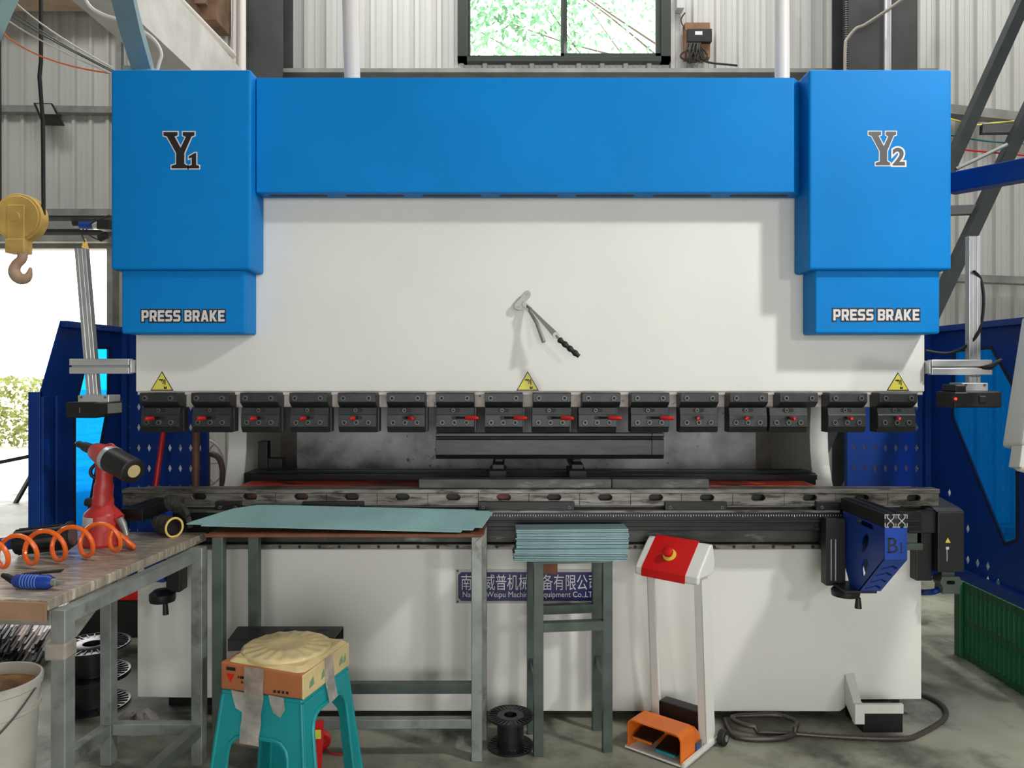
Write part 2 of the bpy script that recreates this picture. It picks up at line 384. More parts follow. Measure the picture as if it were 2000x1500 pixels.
# concrete beam running back along the left bay
mb = MB(); bx0, bx1 = -2.49, -2.234
mb.box(bx0, bx1, 1.2, 6.45, H + 2.1, H + 2.495)
cb = mb.build('concrete_beam', M['concrete']); tag(cb, 'rough pale concrete beam crossing the upper left corner', 'beam', kind='structure')
mb = MB(); mb.box(-7.5, -3.25, 8.9, 9.2, Z(22, 9.2), Z(22, 9.2) + .3)
tag(mb.build('timber_lintel', M['concrete_tan']), 'tan timber lintel above the left corrugated wall', 'beam', kind='structure')

# ---------------------------------------------------------------- outside
def leaves(n, box, size, flat=.6):
    b = MB()
    for _ in range(n):
        c = Vector([random.uniform(box[2 * i], box[2 * i + 1]) for i in range(3)])
        a = Vector((random.gauss(0, 1), random.gauss(0, flat), random.gauss(0, 1))).normalized(); u = a.orthogonal().normalized()
        u = Matrix.Rotation(random.uniform(0, 6.3), 3, a) @ u; s = size * random.uniform(.5, 1.3)
        b.add([c - a * s, c + u * s * .5, c + a * s, c - u * s * .5], [(0, 1, 2, 3)])
    return b
t = thing('garden_tree', 'leafy pale green tree seen through the window', 'tree', (.6, 10.6, 0))
b = MB(); b.tube(smoothpath([(2.9, 11.6, 0), (3, 11.6, 2), (2.8, 11.6, 4), (2.9, 11.6, 6.5)]), [.16] * 17 + [.12] * 8); b.build('trunk', M['bark'], t)
b = MB()
for i in range(26):
    p = Vector((2.85, 11.6, random.uniform(3, 6))); q = p + Vector((random.uniform(-4.4, .6), random.uniform(-1.6, .3), random.uniform(.6, 3)))
    b.tube(smoothpath([p, (p + q) / 2 + Vector((0, 0, random.uniform(-.25, .35))), q], 4), [.02 - .0018 * k for k in range(9)], 5)
b.build('branches', M['bark'], t)
b = leaves(3600, (-2.2, 3.6, 9.6, 11.6, 5.2, 8.4), .05); b2 = leaves(2800, (-2.2, 1.0, 9.6, 11.4, 5.0, 7.0), .055)
b.add(b2.v, b2.f); b.build('foliage', M['leaf'], t)
b = leaves(6500, (-16, -8.75, 14.2, 15.4, .0, 1.32), .06, 1)
single(b, 'hedge', M['hedge'], 'overgrown sunlit hedge beyond the doorway at the left edge', 'hedge', kind='stuff')
b = MB(); Yr = 8.3
b.bar(P(-60, 915, Yr + .4), P(84, 886, Yr + .4), .04, .04); b.bar(P(62, 872, Yr + .4), P(62, 892, Yr + .4), .03, .03)
b.tube(smoothpath([P(59, 893, Yr + .4), P(66, 905, Yr + .3), P(67, 925, Yr + .2), P(66, 996, Yr)], 4), .02, 6)
b.bar(P(24, 994, Yr), P(63, 925, Yr + .2), .045, .03)
b.bar(P(-60, 1012, 7.9), P(14, 1001, Yr), .05, .05); b.bar(P(14, 1001, Yr), P(70, 998, Yr + .1), .05, .05); b.bar(P(-60, 1040, 7.2), P(96, 986, 8.4), .06, .06)
single(b, 'steel_rack', M['black'], 'black tubular steel rack by the doorway at the left edge', 'rack')

# ---------------------------------------------------------------- the press brake
YP = 3.15
pb = thing('press_brake', 'large blue and white press brake machine filling the middle', 'machine', (X(1035, YP), YP, 0))
b = MB(); b.box(X(265, YP), X(1806, YP), YP, YP + .1, Z(765, YP), 2.45); b.build('ram', M['white'], pb, .004)
b = MB(); b.box(X(268, YP), X(1803, YP), YP + .004, YP + .09, Z(771, YP), Z(765, YP)); b.box(X(274, YP), X(1797, YP), YP + .02, YP + .09, Z(795, YP), Z(771, YP)); b.build('ram_foot', M['worn_white'], pb)
# body behind the ram
b = MB(); b.box(X(275, YP), X(1796, YP), 3.62, 4.6, 1.6, 2.42); b.box(X(275, YP), X(1796, YP), 3.26, 3.62, 2.2, 2.42); b.build('upper_frame', M['white'], pb)
# top beam cover
yb = 3.04; zb0, zb1 = Z(376, yb), Z(151, yb)
b = MB(); x0, x1, x2 = X(500, yb), X(1551, yb), X(1571, yb + .1)
b.hexa([(x0, yb, zb0), (x1, yb, zb0), (x2, yb + .1, zb0), (x0, yb + .1, zb0), (x0, yb, zb1), (x1, yb, zb1), (x2, yb + .1, zb1), (x0, yb + .1, zb1)])
b.box(x0, x2, yb + .1, yb + .46, zb0 + .2, zb1)
bc = b.build('beam_cover', M['blue'], pb, .004)
for a, c in ((525, 640), (675, 790), (825, 940), (975, 1090), (1125, 1240), (1275, 1390), (1425, 1540)):
    xa, xc = X(a, yb + .05), X(c, yb + .05); s = MB()
    s.poly(slot((xa + xc) / 2, yb + .055, xc - xa, .032), [], lambda u, v: (u, v, zb0 - .0012), (0, 0, .004)); s.build('vent_slot', M['socket'], bc)  # flat dark ovals; the shade of open slots is in their colour
# cylinder covers
def cover(xu, xl, side):
    yu, yl = 2.99, 3.02
    b = MB(); b.box(X(xu[0], yu), X(xu[1], yu), yu, YP, Z(527, yu), Z(135, yu)); b.box(X(xu[0], yu), X(xu[1], yu), YP, YP + .32, Z(527, yu) + .25, Z(135, yu))
    o = b.build('cylinder_cover', M['blue'], pb, .011, 3)
    b = MB(); b.box(X(xl[0], yl), X(xl[1], yl), yl, YP, Z(652, yl), Z(527, yl) + .01); b.build('lower_cover', M['blue'], o, .009, 3)
    return o
covL = cover((216, 490), (237, 480), 0); covR = cover((1580, 1859), (1592, 1836), 1)
def decal(parent, polys, Y, m, off=0, lift=.001):
    b = MB()
    for q in polys:
        q = outline(q, off) if off else q
        b.poly(q, [], lambda u, v: (u, Y - lift, v), (0, .0008, 0))
    return b.build('lettering', m, parent)
def zq(l, ox, oy, Y, s=3.846): return [(X(ox + a / s, Y), Z(oy + b / s, Y)) for a, b in l]
Yc = [(1230, 993), (1335, 993), (1335, 1018), (1312, 1026), (1358, 1112), (1398, 1030), (1375, 1018), (1375, 993), (1462, 993), (1462, 1018), (1440, 1026), (1386, 1150), (1386, 1232), (1410, 1245), (1410, 1265), (1290, 1265), (1290, 1245), (1325, 1235), (1325, 1150), (1256, 1026), (1230, 1018)]
one = [(1420, 1176), (1465, 1150), (1475, 1150), (1475, 1240), (1497, 1246), (1497, 1265), (1418, 1265), (1418, 1246), (1442, 1240), (1442, 1184), (1420, 1192)]
Y1 = [zq(Yc, 0, 0, 2.99), zq(one, 0, 0, 2.99)]
decal(covL, Y1, 2.99, M['pale'], .0045, .0012); decal(covL, Y1, 2.99, M['ink'], 0, .0024)
Yd = [((a - 1230) * .885 + 832, (b - 993) * .925 + 990) for a, b in Yc]
Y2 = [zq(Yd, 1480, 0, 2.99)]
decal(covR, Y2, 2.99, M['pale'], .004, .0012); decal(covR, Y2, 2.99, M['ink_grey'], 0, .0024)
tw = (X(1480 + 1018 / 3.846, 2.99), 2.99, Z(1238 / 3.846, 2.99)); tw_ = (80 / 3.846 * 2.99 / F, 122 / 3.846 * 2.99 / F)
lettering('lettering', '2', M['pale'], covR, tw, *tw_, .10, .001); lettering('lettering', '2', M['ink_grey'], covR, tw, *tw_, .03, .002)
GL = {'P': ([(0, 0), (1.6, 0), (1.6, 2.2), (4, 2.2), (5, 3.2), (5, 6), (4, 7), (0, 7)], [[(1.6, 3.6), (3.4, 3.6), (3.4, 5.6), (1.6, 5.6)]]),
      'R': ([(0, 0), (1.6, 0), (1.6, 2.2), (2.3, 2.2), (3.3, 0), (5.1, 0), (4, 2.3), (5, 3.2), (5, 6), (4, 7), (0, 7)], [[(1.6, 3.6), (3.4, 3.6), (3.4, 5.6), (1.6, 5.6)]]),
      'E': ([(0, 0), (4.6, 0), (4.6, 1.5), (1.6, 1.5), (1.6, 2.8), (4.2, 2.8), (4.2, 4.2), (1.6, 4.2), (1.6, 5.5), (4.6, 5.5), (4.6, 7), (0, 7)], []),
      'S': ([(0, 0), (4, 0), (5, 1), (5, 3.3), (4, 4.2), (1.6, 4.2), (1.6, 5.5), (4.8, 5.5), (4.8, 7), (1, 7), (0, 6), (0, 3.7), (1, 2.8), (3.4, 2.8), (3.4, 1.5), (0, 1.5)], []),
      'B': ([(0, 0), (4, 0), (5, 1), (5, 2.9), (4.4, 3.5), (5, 4.1), (5, 6), (4, 7), (0, 7)], [[(1.6, 1.4), (3.4, 1.4), (3.4, 2.8), (1.6, 2.8)], [(1.6, 4.2), (3.4, 4.2), (3.4, 5.6), (1.6, 5.6)]]),
      'A': ([(0, 0), (1.7, 0), (2, 1.2), (3.6, 1.2), (3.9, 0), (5.6, 0), (3.8, 7), (1.8, 7)], [[(2.3, 2.5), (3.3, 2.5), (2.8, 4.9)]]),
      'K': ([(0, 0), (1.6, 0), (1.6, 2.6), (3.4, 0), (5.3, 0), (3, 3.5), (5.2, 7), (3.4, 7), (1.6, 4.4), (1.6, 7), (0, 7)], [])}
def blocks(parent, o3, w, h, Yf):
    pos = []; x = 0
    for ch in 'PRESS BRAKE':
        if ch == ' ': x += 2.2; continue
        pos.append((ch, x)); x += max(p[0] for p in GL[ch][0]) + .75
    sx, sz = w / (x - .75), h / 7; f = lambda k: (lambda u, v: (o3[0] + u * sx, Yf - k, o3[2] + v * sz))
    b = MB()
    for i, (ch, x0) in enumerate(pos): b.poly(outline([(p[0] + x0, p[1]) for p in GL[ch][0]], .85), [], f(.0012 + i * .00002), (0, .001, 0))
    b.build('lettering', M['ink'], parent); b = MB()
    for ch, x0 in pos: b.poly([(p[0] + x0, p[1]) for p in GL[ch][0]], [[(p[0] + x0, p[1]) for p in l] for l in GL[ch][1]], f(.0026), (0, .001, 0))
    b.build('lettering', M['pale'], parent)
for cv, a, c, y0, y1 in ((covL, 277, 439, 606, 628), (covR, 1627, 1795, 604, 626)):
    yl = 3.02; w, h = X(c, yl) - X(a, yl), Z(y0, yl) - Z(y1, yl)
    o3 = (X(a, yl), yl, Z(y1, yl))
    blocks(cv, o3, w, h, yl)
# warning triangles on the ram
for px in (316.5, 1030.5, 1753.5):
    w_ = 45 if px < 1000 else 44; z0, z1 = Z(763, YP), Z(725 if px < 1600 else 727, YP); xm, hw = X(px, YP), w_ / 2 * YP / F
    def tri(k): return [(xm - hw * k, z0 + (1 - k) * .03), (xm + hw * k, z0 + (1 - k) * .03), (xm, z1 - (1 - k) * .05)]
    b = MB(); b.poly(tri(1), [], lambda u, v: (u, YP - .0012, v), (0, .001, 0)); ws = b.build('warning_sticker', M['ink'], pb)
    b = MB(); b.poly(tri(.87), [], lambda u, v: (u, YP - .002, v), (0, .001, 0)); b.build('yellow_field', M['yellow'], ws)
    s = (z1 - z0) / 800; q = lambda l: [(xm + (a - 735) * s, z1 - (c - 160) * s) for a, c in l]
    b = MB()
    for pl in ([(620, 485), (790, 485), (820, 560), (800, 680), (745, 680), (780, 640), (785, 560), (765, 530), (745, 530), (745, 605), (725, 605), (712, 540), (620, 540)], [(832, 485), (878, 485), (890, 690), (872, 750), (848, 690)], [(820, 780), (845, 780), (880, 830), (912, 780), (938, 780), (938, 890), (820, 890)]):
        b.poly(q(pl), [], lambda u, v: (u, YP - .0027, v), (0, .0008, 0))
    b.build('pictogram', M['ink'], ws)
# tool clamps along the ram
yc = 3.10
def clamp_at(px, dlow):
    o = bpy.data.objects.new('tool_clamp', clamp_me[0 if dlow > -5 else 1 if dlow > -12 else 2]); COL.objects.link(o); o.parent = pb; return o
def prof(b, x0, x1, pts): b.poly(pts, [], lambda u, v: (x0, u, v), (x1 - x0, 0, 0))
zz = lambda py: Z(py, yc)
W = 74 * yc / F
def clamp(px, dl):
    x = X(px, yc); xl = x + dl * yc / F
    b = MB()
    prof(b, x, x + W, [(3.17, zz(767)), (3.088, zz(767)), (3.085, zz(769)), (3.085, zz(785)), (3.115, zz(795)), (3.17, zz(795))])
    b.box(x, x + W, 3.125, 3.17, zz(796), zz(795))
    prof(b, xl, xl + W, [(3.17, zz(796)), (3.105, zz(796)), (3.10, zz(809)), (3.097, zz(811)), (3.097, zz(833)), (3.115, zz(845)), (3.17, zz(845))])
    b.box(xl + W, xl + W + .008, 3.13, 3.17, zz(844), zz(797))
    co = b.build('tool_clamp', M['clamp'], pb, .0015, 1)
    for ax, ay in ((x + .0235, 777.5), (x + W - .027, 777.5)): bolt(co, ax, 3.085, zz(ay))
    for k in range(3): bolt(co, xl + .0255 + k * .0485, 3.097, zz(825))
    xm = xl + .075
    s = MB(); s.poly(slot(xm, zz(801.5), .046, .016), [], lambda u, v: (u, 3.1015, v), (0, .004, 0)); s.build('slot', M['socket'], co)
    bolt(co, xm - .006, 3.1035, zz(801.5), .75)
    s = MB(); s.poly(slot(xm + .004, zz(815.5), .036, .0125), [], lambda u, v: (u, 3.0955, v), (0, .004, 0)); s.build('slot', M['socket'], co)
    return co, xm
bolt_me = None
def bolt(parent, x, y, z, k=1):
    global bolt_me
    if bolt_me is None:
        b = MB(); b.lathe([(.0, 0), (.0105, 0), (.0105, .006), (.0095, .0075), (.0062, .0075)], (0, 0, 0), (0, -1, 0), 14); b.m = 1; b.lathe([(.0062, .0075), (.0062, .003), (0, .003)], (0, 0, 0), (0, -1, 0), 14)
        o = b.build('bolt', [M['bolt'], M['socket']], pb, local=True); bolt_me = o.data; bpy.data.objects.remove(o)
    o = bpy.data.objects.new('bolt', bolt_me); COL.objects.link(o); o.parent = parent
    o.location = WM[parent.name].inverted() @ Vector((x, y, z)); o.scale = (k, k, k); return o
clamps = [(276, 0, 284), (376, 0, 386), (471, 0, 490), (567, 0, 587), (661, 0, 686), (756, 0, 806), (852, 0, 934), (947, 0, 1029), (1041, -2, 1120), (1137, -7, 1215), (1232, 0, 1317), (1328, 0, 1363), (1424, 0, 1458), (1521, -18, 1552), (1617, 0, 1664), (1714, 0, 1757)]
for px, dl, tip in clamps:
    co, xm = clamp(px, dl); Ls = .105 if 840 < px < 1240 else .085
    piv = Vector((xm, 3.10, zz(815.5))); best = min((abs(CX + F * (piv.x + Ls * math.sin(R(a))) / (piv.y - .0 - Ls * math.cos(R(a))) - tip), a) for a in range(-80, 86))
    a = R(best[1]); d = Vector((math.sin(a), -math.cos(a), 0)); a0 = piv + d * .008
    if best[1] > 70: d = Vector((math.sin(R(78)), -math.cos(R(78)), 0))
    b = MB(); b.bar(a0, piv + d * Ls * .5, .011, .009); lv = b.build('lever', M['oily'], co)
    b = MB(); b.tube([piv + d * Ls * .45, piv + d * Ls * .5, piv + d * Ls * .94, piv + d * Ls], [.0055, .0075, .0075, .004], 10); b.build('red_grip', M['red'], lv)
# punch (upper tool) and dies (lower tools)
b = MB(); yp = 3.118
x0, x1 = X(851, yp), X(1297, yp)
zt, z1, z2 = Z(846, yp), Z(856, yp), Z(897, yp)
pts = [(yp + .04, zt), (yp - .006, zt), (yp - .006, Z(852, yp)), (yp + .012, Z(855, yp)), (yp + .012, Z(857, yp)), (yp, Z(859, yp)), (yp, Z(888, yp)), (yp + .012, z2), (yp + .022, z2), (yp + .04, Z(870, yp))]
prof(b, x0, x1 - .05, pts); prof(b, x1 - .049, x1, pts)
horn = [(X(851, yp), Z(859, yp)), (X(857, yp), Z(866, yp)), (X(848, yp), Z(878, yp)), (X(851, yp), Z(886, yp)), (X(840, yp), z2), (x0 + .01, z2), (x0 + .01, Z(859, yp))]
b.poly(horn, [], lambda u, v: (u, yp + .014, v), (0, .008, 0))
pu = single(b, 'upper_punch', mat('black punch steel', (38, 40, 42), .3, .5, var=.2, scale=9, stretch=(1, 6, 6)), 'long black punch blade clamped under the ram', 'tool', bevel=.001)
for a, c, l in ((818, 1194.5, 'longer grey lower die bar on the bed, on the left'), (1195.5, 1385, 'shorter grey lower die bar on the bed, on the right')):
    b = MB(); b.box(X(a, 3.07), X(c, 3.07), 3.07, 3.13, Z(955, 3.06) + .001, Z(936, 3.07)); single(b, 'lower_die', M['slab'], l, 'tool', 'lower die bars', .002)
# bed: plate, die rail, scale bar, slab, guide rail
b = MB()
bp = [(X(268, YP), Z(1362, YP)), (X(430, YP), Z(1364, YP)), (X(470, YP), Z(1389, YP)), (X(1640, YP), Z(1390, YP)), (X(1650, YP), Z(1383, YP)), (X(1660, YP), Z(1367, YP)), (X(1800, YP), Z(1366, YP)), (X(1800, YP), Z(962, YP)), (X(268, YP), Z(962, YP))]
b.poly(bp, [], lambda u, v: (u, YP, v), (0, .1, 0)); b.build('bed', M['white'], pb, .004)
b = MB(); b.box(X(330, YP), X(470, YP), YP + .25, YP + .8, 0, .1); b.box(X(1600, YP), X(1790, YP), YP + .25, YP + .8, 0, .1); b.box(X(300, YP), X(1790, YP), YP + .14, YP + .5, 0, .078); b.build('feet_and_gap_shade', M['black'], pb)  # feet at the ends; the full-length black box is added to darken the gap
yr = 3.06
sl = [(px, 970 + (px - 389) * .002) for px in (389, 488, 588, 687, 786, 885, 984, 1082, 1182, 1281, 1381, 1481, 1582, 1683, 1785)]
b = MB(); o = [(X(240, yr), Z(988, yr)), (X(1834, yr), Z(988, yr)), (X(1834, yr), Z(963, yr)), (X(240, yr), Z(963, yr))]
cuts = [240] + [(sl[i][0] + sl[i + 1][0]) / 2 for i in range(len(sl) - 1)] + [1834]
for (px, py), xa, xc in zip(sl, cuts, cuts[1:]):
    b.poly([(X(xa, yr), Z(988, yr)), (X(xc, yr), Z(988, yr)), (X(xc, yr), Z(963, yr)), (X(xa, yr), Z(963, yr))], [slot(X(px, yr), Z(py, yr), 27 * yr / F, 12 * yr / F)], lambda u, v: (u, yr, v), (0, .022, 0))
b.box(X(240, yr), X(1834, yr), yr - .008, yr + .05, Z(963, yr), Z(955, yr)); b.box(X(268, yr), X(1800, yr), yr + .022, YP, Z(961, yr), Z(956, yr))
b.box(X(240, yr), X(1834, yr), yr + .06, YP + .06, Z(990, yr), Z(963, yr)); b.build('die_rail', M['rail'], pb, .0015, 1)
b = MB(); b.box(X(250, yr), X(1825, yr), yr + .04, yr + .058, Z(979, yr), Z(965, yr)); b.build('rail_backing', mat('oily orange primer', (150, 46, 18), .5, var=.1, dirt=(12, 9, 9), dscale=3, dlo=.38, dhi=.5), pb)
for a, c in ((420, 470), (590, 710), (934, 1122), (1299, 1420), (1595, 1660)):
    b = MB(); b.box(X(a, 3.04), X(c, 3.04), 3.04, 3.06, Z(997, 3.04), Z(980, 3.04)); kb = b.build('rail_clamp', M['oily'], pb, .002)
    for q in (a + 10, c - 10): bolt(kb, X(q, 3.04), 3.04, Z(991, 3.04), .6)
ys = 3.035
b = MB(); b.box(X(300, ys), X(1800, ys), ys, ys + .1, Z(1036, ys), Z(999, ys)); b.box(X(300, ys), X(1800, ys), ys - .008, ys + .1, Z(1020, ys), Z(1016, ys)); b.box(X(300, ys), X(1800, ys), ys - .004, ys + .1, Z(1036, ys), Z(1028, ys))
sb = b.build('scale_bar', M['oily'], pb, .002)
b = MB(); b.box(X(300, ys), X(1640, ys), ys - .002, ys + .03, Z(1001, ys), Z(997, ys)); b.build('bright_edge', M['rail'], sb)
b = MB()
for k in range(140):
    px = 945 + k * 5.05; h = 5 if k % 10 == 0 else 3
    if px < 1650: b.box(X(px, ys), X(px + 1, ys), ys - .0015, ys + .001, Z(1005 + h, ys), Z(1005, ys))
b.build('ruler_ticks', M['pale'], sb)
yg = 3.10
b = MB(); b.box(X(268, yg), X(1800, yg), yg + .015, YP + .02, Z(1061, yg), Z(1035, yg)); b.build('slab_face', M['slab'], pb, .002)
b = MB(); b.box(X(300, yg), X(1605, yg), yg - .012, YP + .01, Z(1071.5, yg), Z(1062, yg)); gr = b.build('guide_rail', M['rail'], pb, .0015)
b = MB(); b.box(X(268, yg), X(1800, yg), yg + .02, YP + .01, Z(1074, yg), Z(1071.5, yg)); b.build('guide_base', M['oily'], pb)
for k in range(29):
    px = 510 + k * 38.4
    if px < 1600:
        s = MB(); s.cyl((X(px, yg), yg - .0128, Z(1066.5, yg)), (X(px, yg), yg, Z(1066.5, yg)), .007, n=12); s.build('bolt_hole', M['socket'], gr)
# throat behind the tools
b = MB(); b.box(X(472, 3.3), X(1590, 3.3), 3.24, 3.52, .5, Z(947, 3.3)); b.build('bed_top', M['orange_red'], pb)
b = MB()
for y, z in ((3.45, .955), (3.53, .962), (3.62, .958)): b.bar((X(500, 3.5), y, z), (X(1585, 3.5), y, z), .03, .022)
b.box(X(480, 3.6), X(1590, 3.6), 3.58, 3.72, .9, .955); b.build('back_gauge_rail', M['oily'], pb)
for px in (971, 1127):
    b = MB(); y = 3.3; x = X(px, y)
    b.box(x - .035, x + .04, y - .02, y + .16, Z(936, y), Z(918, y)); b.box(x - .022, x + .03, y + .02, y + .3, Z(918, y), Z(908, y)); b.box(x - .012, x + .024, y + .1, y + .2, Z(908, y), Z(901, y))
    b.build('back_gauge_finger', M['clamp'], pb, .003)
b = MB(); b.box(X(580, 3.85), X(1476, 3.85), 3.85, 3.88, .9, 1.58); b.build('back_sheet', M['galv'], pb)
b = MB(); b.box(X(455, 4.2), X(1600, 4.2), 4.2, 4.25, .7, 1.65); b.build('back_panel', M['galv_dark'], pb)
def frame_side(x0, x1):
    b = MB()
    pr = [(3.255, .1), (4.6, .1), (4.6, 2.3), (3.62, 2.3), (3.62, 1.42)] + arc(3.42, 1.13, .24, 60, -60, 10, .36) + [(3.5, .78), (3.255, .78)]
    b.poly(pr, [], lambda u, v: (x0, u, v), (x1 - x0, 0, 0)); return b.build('side_frame', M['white'], pb, .004)
frame_side(X(440, 3.62), X(476, 3.62)); frame_side(X(1588, 3.62), X(1624, 3.62))
b = MB(); x, y = X(512, 3.7), 3.7
b.box(x - .02, x + .025, y, y + .05, Z(915, y), Z(862, y)); b.box(x + .01, x + .09, y + .02, y + .08, Z(928, y), Z(896, y)); b.box(x - .06, x + .04, y - .03, y + .1, Z(930, y), Z(920, y)); b.build('limit_switch', M['black'], pb, .003)
# right-hand drive housing and small fittings at the bed end
b = MB(); yh = 3.06
b.box(X(1832, yh), X(1884, yh), yh, yh + .2, Z(1118, yh), Z(1000, yh))
b.hexa([(X(1828, yh), yh, Z(1000, yh)), (X(1886, yh), yh, Z(1000, yh)), (X(1886, yh), yh + .2, Z(1000, yh)), (X(1828, yh), yh + .2, Z(1000, yh)), (X(1830, yh), yh + .03, Z(994, yh)), (X(1884, yh), yh + .03, Z(994, yh)), (X(1870, yh), yh + .2, Z(975, yh)), (X(1832, yh), yh + .2, Z(975, yh))])
b.box(X(1800, yh), X(1832, yh), yh + .04, yh + .2, Z(1140, yh), Z(1000, yh)); b.box(X(1780, yh), X(1834, yh), yh + .02, yh + .1, Z(1044, yh), Z(996, yh))
mh = b.build('motor_housing', M['black'], pb, .004)
b = MB(); b.poly([(X(1846, yh), Z(1060, yh)), (X(1856.5, yh), Z(1060, yh)), (X(1851, yh), Z(1050, yh))], [], lambda u, v: (u, yh - .001, v), (0, .001, 0)); b.build('yellow_sticker', M['yellow'], mh)
b = MB(); b.box(X(1847, yh), X(1853, yh), yh - .002, yh, Z(1073, yh), Z(1068, yh)); b.box(X(1849, yh), X(1850, yh), yh - .001, yh, Z(1096, yh), Z(1073, yh)); b.build('level_mark', M['pale'], mh)
b = MB(); y = yh; b.poly([(X(p, y), Z(q, y)) for p, q in ((1841, 1160), (1874, 1160), (1874, 1147), (1880, 1138), (1874, 1127), (1840, 1127), (1836, 1138), (1842, 1147))], [slot(X(1857, y), Z(1138, y), .035, .016)], lambda u, v: (u, y, v), (0, .06, 0)); b.box(X(1845, y), X(1870, y), y + .02, y + .05, Z(1130, y), Z(1117, y)); b.build('clamp_block', M['steel_dark'], mh)
b = MB(); b.tube(smoothpath([P(1838, 1150, 3.1), P(1822, 1156, 3.1), P(1800, 1157, 3.18)]), .012); b.build('hose_stub', M['guard'], mh)
b = MB(); b.box(X(1768, 3.08), X(1803, 3.08), 3.08, 3.14, Z(1075, 3.08), Z(1062, 3.08)); b.box(X(1772, 3.1), X(1800, 3.1), 3.1, 3.15, Z(1062, 3.1), Z(1040, 3.1)); b.build('rail_stop', M['steel_dark'], pb, .002)
# floor bracket welded to the bed at the lower right
b = MB(); y = 3.02; t = 16 * y / F
b.hexa([P(1650, 1372, 3.15), P(1668, 1415, y), P(1684, 1415, y), P(1668, 1372, 3.15), P(1650, 1316, 3.149), P(1668, 1376, y), P(1684, 1376, y), P(1668, 1314, 3.149)])
b.box(X(1668, y), X(1687, y), y - .01, y + .02, Z(1413, y), Z(1374, y)); b.box(X(1684, y), X(1764, y), y - .005, y + .012, Z(1393, y), Z(1375, y)); b.build('anchor_bracket', M['white'], pb, .002)
b = MB(); b.box(X(1690, y), X(1768, y), y + .02, 3.2, 0, Z(1396, y)); b.build('levelling_pad', M['black'], pb)
# name plate
b = MB(); b.box(X(890, YP), X(1176, YP), YP - .003, YP, Z(1178, YP), Z(1111, YP)); npl = b.build('name_plate', M['signframe'], pb)
b = MB(); xa, xb, za, zb = X(895, YP), X(1170, YP), Z(1173, YP), Z(1117, YP); c = .012
b.poly([(xa + c, za), (xb - c, za), (xb, za + c), (xb, zb - c), (xb - c, zb), (xa + c, zb), (xa, zb - c), (xa, za + c)], [], lambda u, v: (u, YP - .0045, v), (0, .002, 0)); b.build('navy_field', M['sign_blue'], npl)
w, h = X(1168, YP) - X(901, YP), Z(1121, YP) - Z(1152, YP)
lettering('lettering', '南京威普机械设备有限公司', M['pale'], npl, (X(901, YP), YP - .0045, Z(1152, YP)), w, h, 0, .001)
lettering('lettering', 'Nanjing Weipu Machinery Equipment Co.,LTD', M['pale'], npl, (X(904, YP), YP - .0045, Z(1169, YP)), w * .985, .030, 0, .001)
for px, py in ((894, 1114.5), (894, 1174.5), (1172, 1114.5), (1172, 1174.5)): bolt(npl, X(px, YP), YP - .003, Z(py, YP), .45)

# ---------------------------------------------------------------- side guards
def guard(xs, sgn, y0, corner, win, back_px, diam, label):
    t = thing('side_guard', label, 'guard', (xs, 3.9, 0)); y1 = 4.06; zb, zt = .42, 1.66; out = sgn * .035
    g = lambda px, py: (xs * F / (px - CX), Z(py, xs * F / (px - CX)))
    wp = [g(*q) for q in win]
    o = [(y0, zb), (y1, zb), (y1, zt)] + ([(corner[0], zt), (y0, corner[1])] if corner else [(y0, zt)])
    def dia(u, v, a, b): return [(u - a, v), (u, v - b), (u + a, v), (u, v + b)]
    hs = [wp] + [dia(*g(*q), .015, .024) for q in diam]
    b = MB(); b.poly(o, hs, lambda u, v: (xs, u, v), (out * .12, 0, 0))
    b.build('side_panel', M['guard'], t)
    b = MB()
    k = .05
    for a, c in ((y0, y0 + .05), (y0 + .10, y0 + .14)): b.box(min(xs, xs - sgn * .012), max(xs, xs - sgn * .012), a, c, zb, (corner[1] if corner else zt) - .02)
    b.box(min(xs - out * .8, xs), max(xs - out * .8, xs), corner[0] if corner else y0, y1, zt - .03, zt); b.box(min(xs - out * .8, xs), max(xs - out * .8, xs), y0, y1, zb, zb + .05)
    b.box(min(xs, xs + out * 1.5), max(xs, xs + out * 1.5), y0 - .004, y0 + .012, zb, (corner[1] if corner else zt))
    b.build('folded_frame', M['guard'], t, .002)
    b = MB(); b.poly(outline(wp, .012), [wp], lambda u, v: (xs - sgn * .004, u, v), (sgn * .008, 0, 0)); b.build('gasket', M['rubber'], t)
    b = MB(); b.poly(outline(wp, .003), [], lambda u, v: (xs + sgn * .002, u, v), (sgn * .004, 0, 0)); b.build('window_pane', M['acrylic'], t)
    xa, xb = X(back_px[0], y1), X(back_px[1], y1); lo, hi = min(xa, xs), max(xb, xs) if sgn > 0 else xb
    hs = [dia(xx, zz_, .0095, .022) for r in range(12) for zz_ in [Z(795 + 40 * r, y1)] if zz_ > zb + .05
          for c in range(8) for xx in [X(back_px[2] + 20.3 * c, y1)] if lo + .02 < xx < hi - .02]
    b = MB(); b.poly([(lo, zb), (hi, zb), (hi, zt), (lo, zt)], hs, lambda u, v: (u, y1, v), (0, .004, 0)); b.box(lo, lo + .03, y1 - .03, y1, zb, zt); b.box(hi - .03, hi, y1 - .03, y1, zb, zt); b.build('rear_panel', M['guard'], t)
    mx = 1.508 if sgn > 0 else -1.358
    for z in (.56, .72): b = MB(); b.box(min(mx, lo if sgn > 0 else hi), max(mx, lo if sgn > 0 else hi), y1 - .03, y1 + .01, z - .02, z + .02); b.build('mounting_arm', M['guard'], t)
    b = MB(); b.box(lo, hi, y1 - .2, y1, zb - .02, zb); b.build('bottom_tray', M['guard'], t)
    return t
